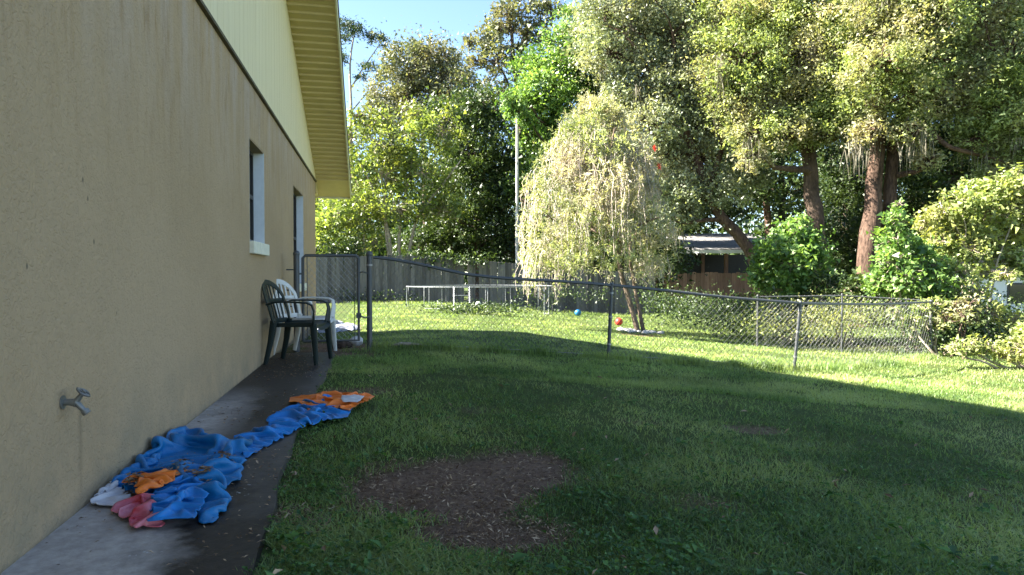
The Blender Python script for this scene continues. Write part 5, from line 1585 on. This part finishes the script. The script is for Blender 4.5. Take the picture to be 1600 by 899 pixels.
def build_grass():
    r_ = np.random.default_rng(99)
    X, Y = scatter(330000, 1.6, 7.5, 1); n = len(X)
    hN = .5 + fbm(X * 1.7, Y * 1.7, 0, 9, 3)
    blades("lawn_grass", X, Y, r_.uniform(.018, .050, n) * hN, r_.uniform(.0022, .0050, n), M['grass'], 2, 1.1, "shaded lawn of short rough grass nearest the walkway")
    X, Y = scatter(325000, 6.5, 27, 3); n = len(X); d = np.hypot(X, Y)
    blades("lawn_grass", X, Y, r_.uniform(.022, .060, n) * (.5 + fbm(X, Y, 0, 9, 3)), r_.uniform(.004, .007, n) * (d / 9), M['grass'], 4, .8, "rough lawn grass around the fence and out to the board fence")
    # longer tufts under the fence lines
    xs = []; ys = []
    for (p, q, n_, s) in ((at(583, 545, 8.6), on_plane_y(1251, 474, 8.75), 9000, .07), (on_plane_y(1251, 474, 8.75), at(1455, 472, 14), 7000, .12), (np.array([-1, 25.9, 0]), np.array([17, 25.9, 0]), 9000, .3)):
        t = r_.random(n_); t = t[vnoise(t * 30, t * 0, 0, 6) > .3]
        xs.append(p[0] * (1 - t) + q[0] * t + r_.normal(size=len(t)) * s); ys.append(p[1] * (1 - t) + q[1] * t + r_.normal(size=len(t)) * s)
    X = np.concatenate(xs); Y = np.concatenate(ys); n = len(X)
    blades("tall_grass", X, Y, r_.uniform(.06, .16, n), r_.uniform(.004, .009, n), M['grass'], 8, .5, "longer untrimmed grass along the feet of the fences")
    X, Y = scatter(60000, 1.6, 14, 51); k = r_.random(len(X)) < .55; X, Y = X[k], Y[k]; n = len(X)
    blades("dry_grass", X, Y, r_.uniform(.012, .03, n), r_.uniform(.002, .004, n), M['thatch'], 52, 2.6, "dead straw-coloured grass blades lying in the lawn")
    # clover and broad weeds
    X, Y = scatter(8000, 1.7, 8.5, 12); cl = fbm(X * 2.3, Y * 2.3, 0, 66, 3); k = (cl > .53) | (np.hypot(X + .2, Y - 3) < .6); X, Y = X[k], Y[k]; n = len(X)
    Z = hg(X, Y) + r_.uniform(.02, .05, n); P = []; Dr = []
    for j in range(3):
        a = r_.uniform(0, 6.28, 1)[0] + j * 2.09 + r_.normal(size=n) * .2; P.append(np.stack([X, Y, Z], 1)); Dr.append(np.stack([np.cos(a), np.sin(a), .1 + 0 * a], 1) * 2)
    P = np.concatenate(P); Dr = np.concatenate(Dr)
    o = link("clover", leaves_mesh("clover", P, .016, M['clover'], 1.6, .85, None, 0, 13, dirs=Dr)); tag(o, "patches of broad-leaved clover and weeds in the shaded lawn", "clover", kind='stuff')
    X, Y = scatter(70000, 1.7, 12, 19); n = len(X); a = r_.uniform(0, 6.28, n)
    P = np.stack([X, Y, hg(X, Y) + r_.uniform(.008, .04, n)], 1)
    o = link("lawn_weeds", leaves_mesh("lawn_weeds", P, .013, M['clover'], 1.0, .42, None, 0, 20, dirs=np.stack([np.cos(a) * 2, np.sin(a) * 2, .6 + 0 * a], 1), fold=False)); tag(o, "small leafy weeds mixed through the shaded lawn", "weeds", kind='stuff')
    X, Y = scatter(1500, 1.8, 9, 15); k = r_.random(len(X)) < .15; X, Y = X[k], Y[k]; P = []; Dr = []
    for x, y in zip(X, Y):
        nl = r_.integers(5, 9)
        for j in range(nl):
            a = j * 6.28 / nl + r_.normal() * .2; P.append((x, y, float(hg(x, y)) + .035)); Dr.append((math.cos(a) * 2, math.sin(a) * 2, .5))
    o = link("broadleaf_weeds", leaves_mesh("broadleaf_weeds", np.array(P), .034, M['clover'], 1.2, .5, None, 0, 16, dirs=np.array(Dr))); tag(o, "rosettes of larger weed leaves dotted over the shaded lawn", "weeds", kind='stuff')
    # wood chips and dead stems on the bare patches
    r2 = np.random.default_rng(31); n = 60000; d = 1 / r2.uniform(1 / 9, 1 / 1.8, n); t = r2.uniform(-.4, .6, n)
    X = RT[0] * t * d + FW[0] * d; Y = RT[1] * t * d + FW[1] * d
    bare = patch_mask(X, Y); k = (bare > .35) & (X > -.45) & (r2.random(n) < .5 + .5 * (fbm(X * 4, Y * 4, 0, 3) > .42)); X, Y = X[k], Y[k]; n = len(X)
    P = np.stack([X, Y, hg(X, Y) + .004 + r2.random(n) * .018], 1)
    o = link("wood_chips", leaves_mesh("wood_chips", P, .018, M['chips'], 1.2, .22, r2.random(n) ** 2.0, 0, 32)); tag(o, "brown wood chips and dry stems covering the bare soil patch", "wood chips", kind='stuff')
    X, Y = scatter(5000, 1.8, 22, 35); k = r2.random(len(X)) < np.where(np.hypot(X, Y) < 3.5, .03, .09); X, Y = X[k], Y[k]; n = len(X)
    P = np.stack([X, Y, hg(X, Y) + .05], 1)
    o = link("fallen_leaves", leaves_mesh("fallen_leaves", P, .034, M['chips'], 1.0, .4, r2.uniform(0, .8, n), 0, 36)); tag(o, "scattered dry brown leaves lying on the lawn", "fallen leaves", kind='stuff')
    n = 5000; Y = r2.uniform(1.8, 10.5, n); X = r2.uniform(-1.1, -.35, n); k = r2.random(n) < np.clip(.12 + (fbm(X * 2, Y * 2, 0, 71, 3) - .5) * 3 + (Y > 6) * .35, .02, 1); X, Y = X[k], Y[k]; n = len(X)
    P = np.stack([X, Y, np.where(Y < 8.2, .040, hg(X, Y) + .01) + r2.random(n) * .004], 1)
    o = link("path_litter", leaves_mesh("path_litter", P, .018, M['chips'], 2.5, .3, r2.random(n) ** 2, 0, 37)); tag(o, "crumbs of dead leaf scattered on the stained walkway", "litter", kind='stuff')


build_grass()
